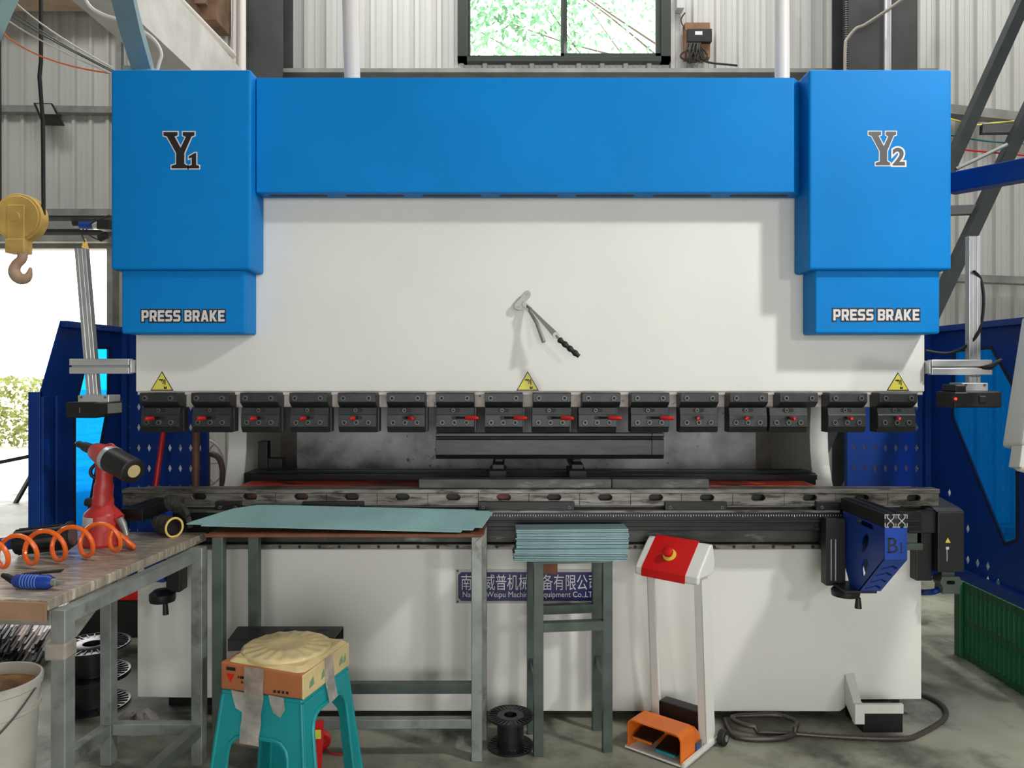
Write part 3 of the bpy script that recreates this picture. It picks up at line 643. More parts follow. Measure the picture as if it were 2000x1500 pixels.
guard(2.2, 1, 3.08, None, [(1866, 688), (1936, 682), (1985, 770), (1985, 1052), (1964, 1060), (1862, 812)], (1650, 1812, 1668.5),
      [(1854, 962), (1872, 1026), (1890, 1032), (1872, 1090), (1890, 1093), (1909, 1099), (1929, 1105), (1872, 1120), (1890, 1124), (1909, 1129), (1929, 1133), (1949, 1138)], 'dark blue perforated side guard at the right end of the press brake')
guard(-2.05, -1, 3.34, (3.49, 1.34), [(147, 1075), (147, 800), (170, 705), (180, 682), (214, 682), (208, 800), (158, 1075)], (242, 408, 250.5), [], 'blue perforated side guard in the doorway light, left end of the press brake')

# ---------------------------------------------------------------- laser guards on the ram
def post(b, p0, p1, w=.047):
    p0, p1 = Vector(p0), Vector(p1); b.bar(p0, p1, w * .36, w * .6); a = Vector((w * .34, 0, 0))
    b.bar(p0 - a, p1 - a, w * .32, w * .66); b.bar(p0 + a, p1 + a, w * .32, w * .66)
    b.bar(p0, p1, w * .4, w * .55)
yl = 3.17
def laser(sgn, label, top, bot, arm, br, body, head):
    t = thing('laser_guard', label, 'sensor', P(arm[0] if sgn < 0 else arm[1], arm[2], yl))
    b = MB(); post(b, P(*top, yl + .01), P(*bot, yl + .01)); b.build('post', M['alu'], t, .002)
    b = MB(); z0, z1 = Z(arm[3], yl), Z(arm[2], yl); xa, xb = X(arm[0], yl), X(arm[1], yl); h = (z1 - z0)
    ya, ye = yl - .055, yl - .021
    b.box(xa, xb, ya, ye, z0, z0 + h * .44); b.box(xa, xb, ya, ye, z1 - h * .44, z1); b.box(xa, xb, ya + .018, ye, z0 + h * .4, z1 - h * .4)
    xr = X(1806, YP) + .0015 if sgn > 0 else X(265, YP) - .0015; b.box(min(xr, xr + sgn * .004), max(xr, xr + sgn * .004), ya, yl + .05, z0 + .004, z1 - .004); b.build('arm', M['alu'], t, .002)
    y = yl - .10
    b = MB(); b.box(X(br[0], y), X(br[1], y), y, y + .09, Z(br[3], y), Z(br[2], y)); bo = b.build('bracket', M['alu'], t, .002)
    for q in (br[0] + 7, br[1] - 7):
        s = MB(); s.cyl((X(q, y), y - .003, Z(br[2] + 4, y)), (X(q, y), y, Z(br[2] + 4, y)), .005, n=10); s.build('screw', M['bolt'], bo)
    b = MB(); b.box(X(body[0], y), X(body[1], y), y - .02, y + .1, Z(body[3], y), Z(body[2], y)); b.box(X(body[0] + 25, y), X(body[1] - 30, y), y - .025, y + .1, Z(body[3] - 8, y), Z(body[2] + 8, y)); b.build('housing', M['black'], t, .006)
    if sgn > 0:
        b = MB(); b.box(X(head[0], y), X(head[1], y), y - .035, y + .1, Z(head[3] + 1, y), Z(head[2] - 1, y)); b.box(X(head[0] + 6, y), X(head[1], y), y - .02, y + .08, Z(head[2], y), Z(head[2] - 15, y)); ho = b.build('lens_head', M['black'], t, .006)
        c = P(1867, 779, y - .036); s = MB(); s.cyl(c, c + Vector((0, -.002, 0)), .016); s.build('lens', M['socket'], ho)
        c += Vector((-.003, -.003, 0)); s = MB(); s.cyl(c, c + Vector((0, -.002, 0)), .005); s.build('laser_light', M['led'], ho)
        b = MB(); b.tube([P(1918, 718, yl - .05), P(1934, 717, yl - .06), P(1956, 702, yl - .06)], [.009, .012, .006], 8); b.build('clamp_lever', M['black'], t)
        b = MB(); b.tube(smoothpath([P(1902, 530, yl - .02), P(1915, 545, yl), P(1921, 580, yl), P(1918, 625, yl), P(1908, 655, yl - .01), P(1884, 678, yl + .02), P(1850, 690, yl + .04), P(1808, 685, yl + .05)]), .006, 8); b.build('cable', M['rubber'], t)
    else:
        xa, xb = X(head[0], y), X(head[1], y); z0, z1 = Z(head[3], y), Z(head[2], y)
        b = MB(); b.hexa([(xa, y - .03, z0), (xb - .012, y - .06, z0 + .01), (xb, y + .06, z0 + .012), (xa, y + .09, z0), (xa, y - .03, z1), (xb - .012, y - .06, z1), (xb, y + .06, z1 + .006), (xa, y + .09, z1 - .002)]); ho = b.build('lens_head', M['black'], t, .006)
        b = MB(); q = lambda u, v: Vector((xb - .0105 + .0105 * u, y - .06 + .12 * u, z0 + .006 + (z1 - z0) * v)); n = Vector((.003, -.001, 0))
        b.add([q(.12, .2) + n, q(.88, .2) + n, q(.88, .85) + n, q(.12, .85) + n, q(.12, .2), q(.88, .2), q(.88, .85), q(.12, .85)], [(0, 1, 2, 3), (4, 7, 6, 5), (0, 4, 5, 1), (1, 5, 6, 2), (2, 6, 7, 3), (3, 7, 4, 0)]); b.build('lens', M['chrome'], ho)
    return t
laser(1, 'laser sensor with red light on an aluminium post, right end of the ram', (1900, 462), (1900, 752), (1806, 1922, 703, 732), (1879, 1930, 748, 764), (1880, 1951, 764, 796), (1854, 1882, 766, 795))
laser(-1, 'laser sensor on a leaning aluminium post, left end of the ram', (160, 486), (184, 775), (150, 265, 701, 730), (152, 213, 772, 790), (134, 194, 785, 816), (190, 226, 786, 815))

# ---------------------------------------------------------------- support arms
t = thing('support_arm', 'blue front support arm marked B1 on the right of the bed', 'support arm', (1.33, 2.98, .6))
xa, xb, yf, yk = 1.293, 1.371, 2.664, 3.018; z0, z1 = .888, .933
b = MB(); b.box(xa, xb, yf + .004, yk, z0, z1)
for x in (xa + .02, xb - .02): b.box(x - .008, x - .004, yf + .004, yk, z1, z1 + .002); b.box(x + .004, x + .008, yf + .004, yk, z1, z1 + .002)
pr = b.build('profile', M['black'], t, .002)
b = MB(); cz = (z0 + z1) / 2
for x0 in (xa + .0005, (xa + xb) / 2):
    h = .0195; c = x0 + h
    for sx in (-1, 1):
        for sz in (-1, 1):
            b.bar((c + sx * .004, yf, cz + sz * .004), (c + sx * .0115, yf, cz + sz * .0115), .003, .0022, (0, 1, 0)); b.bar((c + sx * .0115, yf, cz + sz * .011), (c + sx * .0115, yf, cz + sz * .021), .003, .002, (0, 1, 0))
            b.bar((c + sx * .006, yf, cz + sz * .0213), (c + sx * .0195, yf, cz + sz * .0213), .003, .002, (0, 1, 0)); b.bar((c + sx * .0188, yf, cz + sz * .0075), (c + sx * .0188, yf, cz + sz * .021), .003, .002, (0, 1, 0))
    b.box(c - .004, c + .004, yf - .0015, yf + .002, cz - .004, cz + .004)
b.build('cut_end', M['alu'], pr)
yz = [(yf + .004, .886), (yf + .004, .776), (2.856, .612), (2.94, .612), (3.0, .70), (3.0, .886)]
def octo(y, z, a, c): return [(y - a, z - c * .5), (y - a * .5, z - c), (y + a * .5, z - c), (y + a, z - c * .5), (y + a, z + c * .5), (y + a * .5, z + c), (y - a * .5, z + c), (y - a, z + c * .5)]
def gp(px, py): Yq = xa * F / (px - CX); return (Yq, Z(py, Yq))
hole = [[gp(*q) for q in l] for l in ([(1667, 1010), (1703, 1024), (1706, 1036), (1670, 1020)], [(1681, 1060), (1686, 1046), (1693, 1041), (1697, 1050), (1695, 1064), (1690, 1075), (1683, 1078)], [(1682, 1110), (1686, 1095), (1693, 1090), (1696, 1100), (1693, 1115), (1688, 1124), (1684, 1126)])]
b = MB(); b.poly(yz, hole, lambda u, v: (xa, u, v), (.006, 0, 0)); b.poly(yz, [], lambda u, v: (xb - .006, u, v), (.006, 0, 0))
b.box(xa, xb, yf, yf + .006, .776, .886)
b.poly([(0, 0), (xb - xa, 0), (xb - xa, 1), (0, 1)], [[(.012, .10 + i * .21), (.045, .20 + i * .21), (.068, .12 + i * .21), (.066, .08 + i * .21), (.045, .155 + i * .21), (.014, .065 + i * .21)] for i in range(4)], lambda u, v: Vector((xa + u, yf + (2.856 - yf) * (1 - v), .776 + (.612 - .776) * (1 - v))), (0, .004, .005))
bk = b.build('bracket', M['arm_blue'], t)
lettering('lettering', 'B', M['ink'], bk, (xa + .011, yf, .80), .034, .052, 0, .001)
b = MB(); b.box(xa + .056, xa + .059, yf - .001, yf, .80, .835); b.box(xa + .051, xa + .064, yf - .001, yf, .80, .802); b.box(xa + .006, xa + .024, yf - .001, yf, .80, .8025); b.box(xa + .006, xa + .024, yf - .001, yf, .8495, .852); b.bar((xa + .051, yf - .0005, .829), (xa + .057, yf - .0005, .8345), .001, .002, (0, 1, 0)); b.build('lettering', M['ink'], bk)
b = MB(); b.box(1.215, 1.29, 2.97, 3.022, .60, .86); b.box(1.24, 1.36, 2.86, 3.0, .602, .612); b.build('slide', M['black'], t, .002)
b = MB()
for x in (1.235, 1.252): b.cyl((x, 2.975, .62), (x, 2.975, .78), .006, n=12)
b.build('guide_rod', M['chrome'], t)
b = MB(); c = Vector((1.272, 2.93, 0)); b.lathe([(0, .575), (.05, .575), (.052, .585), (.052, .595), (.045, .602), (.012, .603), (0, .603)], c); b.cyl(c + Vector((.035, -.03, .575)), c + Vector((.035, -.03, .535)), .009, .013); b.build('handwheel', M['black'], t)
t = thing('support_arm', 'dark front support arm reaching over the bench on the left', 'support arm', (-1.37, 2.98, .6))
xa, xb = -1.41, -1.333
b = MB(); b.box(xa, xb, 2.77, 3.02, .888, .933)
for x in (xa + .02, xb - .02): b.box(x - .008, x - .004, 2.77, 3.02, .933, .935); b.box(x + .004, x + .008, 2.77, 3.02, .933, .935)
b.build('profile', M['oily'], t, .002)
b = MB(); b.hexa([(xa, 2.96, .62), (xb, 2.94, .62), (xb, 3.02, .62), (xa, 3.02, .62), (xa - .03, 2.93, .886), (xb, 2.93, .886), (xb, 3.02, .886), (xa, 3.02, .886)])
for i in range(4): b.bar((xa + .01, 2.948, .66 + .04 * i), ((xa + xb) / 2, 2.945, .69 + .04 * i), .004, .004)
b.build('bracket', M['arm_blue'], t, .003)
b = MB(); b.box(-1.33, -1.275, 2.95, 3.02, .58, .82); b.build('slide', M['black'], t, .004)
b = MB(); c = Vector((-1.345, 2.955, 0)); b.lathe([(0, .545), (.045, .545), (.048, .555), (.048, .575), (.03, .59), (0, .59)], c); b.cyl(c + Vector((.02, -.02, .545)), c + Vector((.022, -.02, .50)), .009, .011); b.build('handwheel', M['black'], t)

# ---------------------------------------------------------------- bench on the left, with what lies on it
ZT = .82
t = thing('workbench', 'worn steel legged workbench at the left front edge', 'table', (-1.4, 2.4, 0))
top = [(-1.235, 2.047), (-1.155, 2.905), (-1.68, 2.93), (-1.74, 2.10)]
b = MB(); b.poly(top, [], lambda u, v: (u, v, ZT - .03), (0, 0, .03)); tt = b.build('tabletop', M['wood'], t, .004)
b = MB(); b.poly([(-1.238, 2.035), (-1.74, 2.088), (-1.74, 2.098), (-1.238, 2.045)], [], lambda u, v: (u, v, ZT - .055), (0, 0, .05)); b.build('cardboard_edge', M['cardboard_grey'], tt)
d = Vector((.08, .858, 0)).normalized()
lg = {'a': (-1.213, 2.075), 'b': (-1.14, 2.80), 'c': (-1.47, 2.80), 'd': (-1.56, 2.10)}
for k, (x, y) in lg.items():
    b = MB(); b.cbox((x, y, ZT / 2 - .015), (.042, .042, ZT - .03), Matrix.Rotation(R(-5.4), 3, 'Z')); b.build('leg', M['steel'], t, .003)
for p, q, z in (('a', 'b', .128), ('c', 'd', .128), ('b', 'c', .13), ('a', 'b', ZT - .052), ('c', 'd', ZT - .052), ('b', 'c', ZT - .052), ('a', 'd', ZT - .052)):
    a_, b_ = Vector(lg[p] + (z,)), Vector(lg[q] + (z,)); u = (b_ - a_).normalized() * .022; b = MB(); b.bar(a_ + u, b_ - u, .038, .04); b.build('rail', M['steel'], t, .002)
b = MB(); b.box(-1.243, -1.185, 2.038, 2.095, ZT - .16, ZT - .115); b.build('tape_wrap', M['tape'], t, .006)
# rivet gun
gx, gy, k = -1.44, 2.70, .0018
t = thing('rivet_gun', 'red pneumatic rivet gun standing on the bench', 'tool', (gx, gy, ZT))
b = MB(); b.lathe([(0, 0), (.062, 0), (.066, .005), (.066, .012), (.062, .02), (.06, .105), (.056, .116), (.04, .132), (.032, .15), (.0, .155)], (gx, gy, ZT)); base_ = b.build('air_cylinder', M['gun_red'], t)
b = MB(); b.lathe([(.0605, .072), (.0625, .074), (.061, .104), (.0585, .105)], (gx, gy, ZT), n=40)
keep = [f for f in b.f if all(-165 < math.degrees(math.atan2(b.v[i].y - gy, b.v[i].x - gx)) < -85 for i in f)]
b.f = keep; b.mi = [0] * len(keep); b.sm = [True] * len(keep); b.build('label_plate', M['pale'], base_)
b = MB(); b.tube([(gx - .052, gy - .01, ZT + .152), (gx - .03, gy - .01, ZT + .15), (gx, gy, ZT + .145)], [.014, .017, .02]); b.build('valve_cap', M['rubber'], base_)
b = MB(); b.tube(smoothpath([(gx, gy, ZT + .12), (gx + .002, gy, ZT + .17), (gx + .006, gy, ZT + .22), (gx + .008, gy, ZT + .28), (gx + .002, gy + .005, ZT + .318)], 5), [.036] * 5 + [.032] * 5 + [.028] * 5 + [.03] * 6, 16); b.build('handle', M['gun_red'], t)
hc = Vector((gx + .004, gy, ZT + .315)); ax = Vector((.80, -.52, -.22)).normalized(); tp = lambda s: hc + ax * s
b = MB(); b.tube([tp(-.06), tp(-.05), tp(-.02), tp(.03), tp(.045)], [.024, .03, .035, .042, .044], 20); b.build('head', M['gun_red'], t)
b = MB(); b.tube([tp(.04), tp(.062)], .046, 24); b.build('collar', M['alu'], t)
b = MB(); b.tube([tp(.062), tp(.16), tp(.188), tp(.192)], [.045, .044, .042, .036], 24); rc = b.build('rear_cylinder', M['black'], t)
b = MB(); b.tube([tp(.1922), tp(.194)], .022, 20); b.build('end_cap', M['cream'], rc)
n1 = Vector((-.8, .5, .16)).normalized()
b = MB(); o = tp(-.055); b.tube([o, o + n1 * .012, o + n1 * .07, o + n1 * .075, o + n1 * .11], [.02, .019, .017, .012, .012], 14); nz = b.build('nose', M['black'], t)
b = MB(); o2 = o + n1 * .11; b.tube([o2, o2 + n1 * .02], [.006, .004], 8); b.build('nose_tip', M['chrome'], nz)
b = MB(); b.tube(smoothpath([(gx - .02, gy - .005, ZT + .285), (gx - .036, gy - .008, ZT + .265), (gx - .034, gy - .008, ZT + .245), (gx - .02, gy - .005, ZT + .235)], 4), .006, 8); b.build('trigger', M['rubber'], t)
b = MB(); b.tube(smoothpath([tp(.02) + Vector((-.01, 0, .035)), tp(.03) + Vector((.01, 0, .046)), tp(.05) + Vector((.012, 0, .043))], 4), .005, 8); b.build('hanging_loop', M['gun_red'], t)
b = MB(); b.tube([(gx + .03, gy, ZT + .115), (gx + .066, gy - .01, ZT + .092)], [.024, .02]); b.build('air_inlet', M['gun_red'], t)
b = MB(); b.tube([(gx + .066, gy - .01, ZT + .092), (gx + .078, gy - .014, ZT + .075), (gx + .088, gy - .018, ZT + .055), (gx + .096, gy - .024, ZT + .035)], [.014, .014, .011, .011]); b.build('hose_coupling', M['chrome'], t)
# coil hose
pts = []; p0, p1 = Vector((gx + .15, 2.58, ZT + .061)), Vector((-1.62, 2.24, ZT + .062))
turns = 6; nn = turns * 22
for i in range(nn + 1):
    s = i / nn; c = p0.lerp(p1, s ** .9); a = 2 * math.pi * turns * s + 2.2; r_ = .046 + .004 * math.sin(5 * s)
    pts.append(c + Vector((math.cos(a) * r_ * 1.0, -math.cos(a) * r_ * .3, math.sin(a) * r_)))
lead = smoothpath([(gx + .096, gy - .024, ZT + .035), (gx + .115, gy - .05, ZT + .012), (gx + .16, 2.60, ZT + .016), pts[2]], 6)
tail = smoothpath([pts[-1], (-1.66, 2.2, ZT + .03), (-1.79, 2.16, ZT + .02), (-1.84, 2.13, ZT - .15), (-1.85, 2.12, .35), (-1.87, 2.14, .12), (-1.95, 2.2, .012), (-2.1, 2.3, .01)], 6)
b = MB(); b.tube(lead[:-1] + pts[2:-1] + tail, .0072, 8); single(b, 'coil_hose', M['orange'], 'orange spiral air hose looping along the bench', 'hose')
# black motor tool behind the hose
t = thing('air_motor', 'black finned motor tool lying on the bench behind the hose', 'tool', (-1.5, 2.5, ZT))
c0, ax = Vector((-1.645, 2.545, ZT + .043)), Vector((.985, .12, .10)).normalized(); a2 = ax.orthogonal()
b = MB(); b.tube([c0, c0 + ax * .006, c0 + ax * .15, c0 + ax * .155], [.03, .041, .041, .038], 20)
for i in range(12):
    a = i * math.pi / 6; u = Matrix.Rotation(a, 3, ax) @ a2.normalized(); b.bar(c0 + ax * .01 + u * .041, c0 + ax * .148 + u * .041, .004, .006, u)
b.build('motor_body', M['black'], t)
b = MB(); b.bar(c0 + ax * .152, c0 + ax * .178, .086, .086, (0, -.1, 1)); fl = b.build('square_flange', M['rubber'], t, .012)
b = MB(); b.tube([c0 + ax * .1782, c0 + ax * .181], .033, 20); b.build('grille', M['bolt'], fl)
b = MB(); b.tube([c0 - ax * .09, c0 - ax * .002], [.02, .022], 12); b.build('handle', M['tool_blue'], t)
# blow gun
t = thing('air_blow_gun', 'small blue air blow gun at the front corner of the bench', 'tool', (-1.33, 2.16, ZT))
b = MB(); b.tube([(-1.405, 2.165, ZT + .02), (-1.395, 2.165, ZT + .02), (-1.30, 2.15, ZT + .02), (-1.285, 2.148, ZT + .02)], [.012, .019, .02, .014], 14); gb = b.build('grip', M['tool_blue'], t)
b = MB()
for i in range(6): q = -1.375 + i * .009; b.tube([(q, 2.161 - .009 * i * .16, ZT + .02), (q + .003, 2.161 - .009 * i * .16, ZT + .02)], .0207, 14)
b.build('grip_ribs', M['rib_blue'], gb)
b = MB(); b.tube([(-1.286, 2.148, ZT + .02), (-1.272, 2.146, ZT + .02), (-1.271, 2.146, ZT + .02), (-1.252, 2.143, ZT + .02)], [.011, .011, .007, .007], 12); b.build('coupling', M['chrome'], t)
b = MB(); b.hexa([(-1.38, 2.158, ZT + .036), (-1.27, 2.155, ZT + .044), (-1.27, 2.17, ZT + .044), (-1.38, 2.175, ZT + .036), (-1.38, 2.158, ZT + .041), (-1.262, 2.155, ZT + .053), (-1.262, 2.17, ZT + .053), (-1.38, 2.175, ZT + .041)]); b.build('trigger', M['rubber'], t, .002)
b = MB(); b.tube([(-1.405, 2.165, ZT + .02), (-1.425, 2.167, ZT + .03), (-1.44, 2.17, ZT + .034)], [.011, .009, .006], 10); b.build('nozzle', M['rubber'], t)
# gloves
def glove(pts, rad, flat, fingers, label, trim=None):
    t = thing('work_glove', label, 'glove', (sum(p[0] for p in pts) / len(pts), sum(p[1] for p in pts) / len(pts), ZT), group='work gloves on the bench')
    path = smoothpath(pts, 6); n = len(path); b = MB(); rs = [rad[0] + (rad[1] - rad[0]) * i / (n - 1) for i in range(n)]
    rs = [r_ * (1 + .1 * math.sin(i * 2.1)) for i, r_ in enumerate(rs)]; b.tube(path, rs, 16, cap=trim is None)
    for v in b.v: v.z = ZT + .002 + max(0, (v.z - ZT)) * flat
    for fp, fr in fingers: b.tube(smoothpath(fp, 5), [fr * (1 - .3 * i / (5 * (len(fp) - 1))) for i in range(5 * (len(fp) - 1) + 1)], 10)
    for v in b.v: v.z = max(v.z, ZT + .001)
    g = b.build('knit_body', M['glove'], t, ang=180)
    if trim:
        e = path[-1]; dd = (path[-1] - path[-2]).normalized(); u = dd.cross(Vector((0, 0, 1))).normalized(); r_ = rs[-1]
        ring = [Vector((e.x, e.y, 0)) + u * math.cos(a) * r_ + Vector((0, 0, ZT + .003 + (max(0, e.z - ZT + r_ * math.sin(a))) * flat)) for a in [i * math.pi / 10 for i in range(20)]]
        s = MB(); s.tube(ring, .004, 8, closed=True); s.build('cuff_trim', M['glove_trim'], t)
        s = MB(); s.add([q - dd * .02 for q in ring], [tuple(range(20))]); s.build('cuff_lining', M['socket'], t)
glove([(-1.318, 2.855, ZT + .031), (-1.305, 2.855, ZT + .038), (-1.28, 2.845, ZT + .037), (-1.24, 2.82, ZT + .033)], (.034, .034), 1, [], 'black knit glove with yellow cuff facing out, in front', 1)
glove([(-1.29, 2.885, ZT + .110), (-1.27, 2.885, ZT + .116), (-1.245, 2.885, ZT + .108)], (.03, .027), 1.0, [([(-1.265, 2.89, ZT + .10), (-1.225, 2.895, ZT + .06), (-1.21, 2.89, ZT + .02)], .014), ([(-1.27, 2.885, ZT + .12), (-1.235, 2.88, ZT + .10), (-1.21, 2.87, ZT + .07)], .014)], 'black knit glove crumpled behind the one with a yellow cuff')

# ---------------------------------------------------------------- table with the punched sheet
t = thing('long_table', 'narrow steel table under the punched sheet, before the bed', 'table', (-.6, 2.9, 0))
TB = .835; Lx = {'a': (-1.075, 2.82), 'b': (-.129, 2.83), 'c': (-1.0, 2.985), 'd': (-.118, 2.99)}
b = MB(); b.poly([(-1.12, 2.80), (-.105, 2.80), (-.10, 3.005), (-1.10, 3.015)], [], lambda u, v: (u, v, TB - .011), (0, 0, .011)); b.build('tabletop', M['board'], t, .002)
for k, (x, y) in Lx.items():
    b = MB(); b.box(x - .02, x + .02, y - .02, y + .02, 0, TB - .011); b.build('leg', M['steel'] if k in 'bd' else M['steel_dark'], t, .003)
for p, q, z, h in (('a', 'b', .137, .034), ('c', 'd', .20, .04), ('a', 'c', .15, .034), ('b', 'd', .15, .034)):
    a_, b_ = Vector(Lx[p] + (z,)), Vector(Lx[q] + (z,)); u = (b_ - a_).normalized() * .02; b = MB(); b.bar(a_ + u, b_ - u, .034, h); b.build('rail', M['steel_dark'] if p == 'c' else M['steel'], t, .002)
b = MB(); b.add([(-.135, 2.797, TB - .03), (-.102, 2.797, TB), (-.10, 2.85, TB), (-.10, 2.85, TB - .05), (-.118, 2.80, TB - .055)], [(0, 1, 2, 3, 4)]); b.build('torn_film', M['tape'], t)
fl, fr, br, bl = P(358, 1027, 2.83), P(935, 1041, 2.80), P(966, 997, 2.985), P(440, 985, 3.02)
mp = lambda u, v: fl.lerp(fr, u).lerp(bl.lerp(br, u), v)
n_ = .03; ol = [(.06, 0), (.94, .0), (.94, .1), (.975, .1), (.975, .22), (1, .22), (1, .9), (.985, .9), (.985, .95), (.93, .95), (.93, 1), (.2, 1), (.12, .98), (.06, .8), (0, .15), (0, .06), (.06, .06)]
b = MB(); b.poly(ol, [], mp, (0, 0, .0018)); b.m = 1
for i in range(25):
    for j in range(8):
        u, v = .13 + i * .0315 + j * .006, .12 + j * .108
        if u < .93: c = mp(u, v) + Vector((0, 0, .0022)); b.add([c + Vector((math.cos(a) * .0042, math.sin(a) * .0042, 0)) for a in [q * math.pi / 4 for q in range(8)]], [tuple(range(8))])
single(b, 'punched_sheet', [M['sheet'], M['dot']], 'blue green sheet with rows of small punched marks on the table', 'metal sheet')
t = thing('steel_step', 'black folded steel channel behind the box on the stool', 'stand', (-.8, 2.8, 0))
b = MB(); zt = .5; fy, by = 2.66, 2.80
b.hexa([(-.985, fy, zt - .004), (-.62, fy + .02, zt - .004), (-.614, by, zt - .004), (-1.0, by, zt - .004), (-.985, fy, zt), (-.62, fy + .02, zt), (-.614, by, zt), (-1.0, by, zt)])
b.hexa([(-.985, fy, zt - .04), (-.62, fy + .02, zt - .04), (-.62, fy + .023, zt - .04), (-.985, fy + .003, zt - .04), (-.985, fy, zt), (-.62, fy + .02, zt), (-.62, fy + .023, zt), (-.985, fy + .003, zt)])
b.box(-1.0, -.614, by - .003, by, zt - .045, zt)
b.build('channel', M['black'], t, .001)
for x in (-.86, -.74):
    b = MB(); b.box(x - .015, x + .015, 2.72, 2.78, 0, zt - .004); b.build('leg', M['black'], t)
for i in range(3):
    s = MB(); x = -.92 + i * .12; s.poly(slot(x, 2.76, .04, .01), [], lambda u, v: (u, v, zt + .0005), (0, 0, -.003)); s.build('slot', M['socket'], t)

# ---------------------------------------------------------------- small stand with the stack of strips
t = thing('steel_stand', 'tall narrow steel stand carrying a stack of bent strips', 'stand', (.099, 2.85, 0), R(6.6)); ZS = .715
leg_ = {'a': (0, 0), 'b': (.262, 0), 'c': (0, .175), 'd': (.262, .175)}
for k, (x, y) in leg_.items():
    b = MB(); b.box(x - .018, x + .018, y - .002, y + .002, 0, ZS); b.box(x - .018, x - .014, y, y + .024, 0, ZS); b.build('leg', M['steel_dark'], t, .001, local=True)
for x0, x1, y, z, h in ((.018, .244, 0, .477, .034), (.018, .244, .175, .487, .034)):
    b = MB(); b.box(x0, x1, y - .003, y + .001, z - h / 2, z + h / 2); b.box(x0, x1, y, y + .03, z + h / 2 - .004, z + h / 2); b.build('rail', M['steel_dark'], t, .001, local=True)
for x in (0, .262):
    b = MB(); b.box(x - .01, x + .01, .004, .173, .27, .3); b.build('rail', M['steel_dark'], t, .001, local=True)
b = MB(); b.box(-.02, .28, -.01, .19, ZS, ZS + .006); b.build('top_plate', M['steel_dark'], t, local=True)
b = MB(); b.hexa([(.045, .165, ZS - .08), (.10, .165, ZS - .085), (.10, .171, ZS - .085), (.045, .171, ZS - .08), (.045, .165, ZS), (.1, .165, ZS), (.1, .171, ZS), (.045, .171, ZS)]); b.build('cardboard_flap', M['board'], t, local=True)
z = ZS + .006; rnd = random.Random(3); proto = None
ang = R(1.5)
for i in range(18):
    low = i < 7
    if proto is None:
        b = MB(); b.box(-.212, .212, -.05, .05, .0040, .0055); b.box(-.212, .212, -.05, -.0485, 0, .0055); b.box(-.212, .212, .0485, .05, 0, .0055)
        proto = b.build('bent_strip', M['strip'], None, base=False); o = proto
    else:
        o = proto.copy(); COL.objects.link(o)
    st = .0064 if not low else .0063
    o.location = (.218 + (.0 if low else .008) + rnd.uniform(-.004, .004), 2.915 if low else 2.94, z); o.rotation_euler = (0, 0, ang + rnd.uniform(-.006, .006)); z += .0136 if False else st
    lab = 'topmost blue grey bent strip of the stack on the stand' if i == 17 else 'bottom blue grey bent strip, resting on the stand itself' if i == 0 else 'top strip of the lower pile jutting forward, its flat face showing' if i == 6 else 'blue grey bent strip within the upper pile on the stand' if i > 6 else 'blue grey bent strip within the lower pile on the stand'
    tag(o, lab, 'metal strip', 'upper pile of bent strips' if i > 6 else 'lower pile of bent strips')

# ---------------------------------------------------------------- stool with the padded box
sx, sy, rz = -.714, 2.438, R(-16); hs = .140; ZT2 = .46
t = thing('plastic_stool', 'teal plastic stool with arched sides under the taped box', 'stool', (sx, sy, 0), rz)
def stool_side(i):
    A = Matrix.Rotation(i * math.pi / 2, 3, 'Z'); hb = hs + .048; ah = (.335, .40, .335, .40)[i]; w0 = .088
    o = [(-hb, 0), (-hs, ZT2 - .012), (hs, ZT2 - .012), (hb, 0), (hb - .072, 0)] + [(.052 + .05 * math.cos(R(a)) - .0, ah - .05 + .05 * math.sin(R(a))) for a in (0, 30, 60, 90)] + [(-.052 + .05 * math.cos(R(a)), ah - .05 + .05 * math.sin(R(a))) for a in (90, 120, 150, 180)] + [(-hb + .072, 0)]
    f = lambda u, v: A @ Vector((u, -(hs + .048 * (1 - v / (ZT2 - .012))), v))
    b = MB(); b.poly(o, [], f, A @ Vector((0, .006, 0)))
    e = [f(u, v) + A @ Vector((0, -.002, 0)) for u, v in o[4:]]; b.tube(e, .006, 6)
    return b
b = MB(); b.cbox((0, 0, ZT2 - .008), (hs * 2, hs * 2, .016)); b.build('seat', M['teal'], t, .006, local=True)
for i in range(4): stool_side(i).build('side', M['teal'], t, local=True)
for i in range(4):
    b = MB(); A = Matrix.Rotation(i * math.pi / 2, 3, 'Z'); b.tube([A @ Vector((hs - .006, -hs + .006, ZT2 - .014)), A @ Vector((hs + .042, -hs - .042, 0))], .0085, 10); b.build('corner_rib', M['teal'], t, local=True)
t = thing('padded_box', 'taped cardboard box with a round cream cushion top, on the stool', 'box', (sx, sy, ZT2 + .001), rz)
b = MB(); w = .141
b.m = 0; b.hexa([(-w, -w, 0), (w, -w, -.0), (w, w, 0), (-w, w, 0), (-w, -w, .085), (w, -w, .075), (w, w, .075), (-w, w, .082)])
b.build('carton', M['cardboard'], t, .006, local=True)
b = MB(); b.hexa([(w - .002, -w - .001, .002), (w + .003, -w - .001, .0), (w + .003, w, .0), (w - .002, w, .002), (w - .002, -w - .001, .072), (w + .003, -w - .001, .07), (w + .003, w, .074), (w - .002, w, .076)]); b.build('cream_side', M['cream'], t, .002, local=True)
b = MB(); b.hexa([(-w + .01, -w - .002, .078), (w + .004, -w - .004, .068), (w + .006, w + .004, .074), (-w + .02, w, .078), (-w + .03, -w + .02, .094), (w - .02, -w + .02, .088), (w - .01, w - .02, .088), (-w + .03, w - .02, .094)]); b.build('padding', M['cream'], t, .012, 3, local=True)
b = MB(); n = 96; vs = []; fs = []
prof_ = [(0, .100), (.05, .101), (.07, .106), (.078, .102), (.126, .1), (.137, .096), (.141, .088), (.132, .08)]
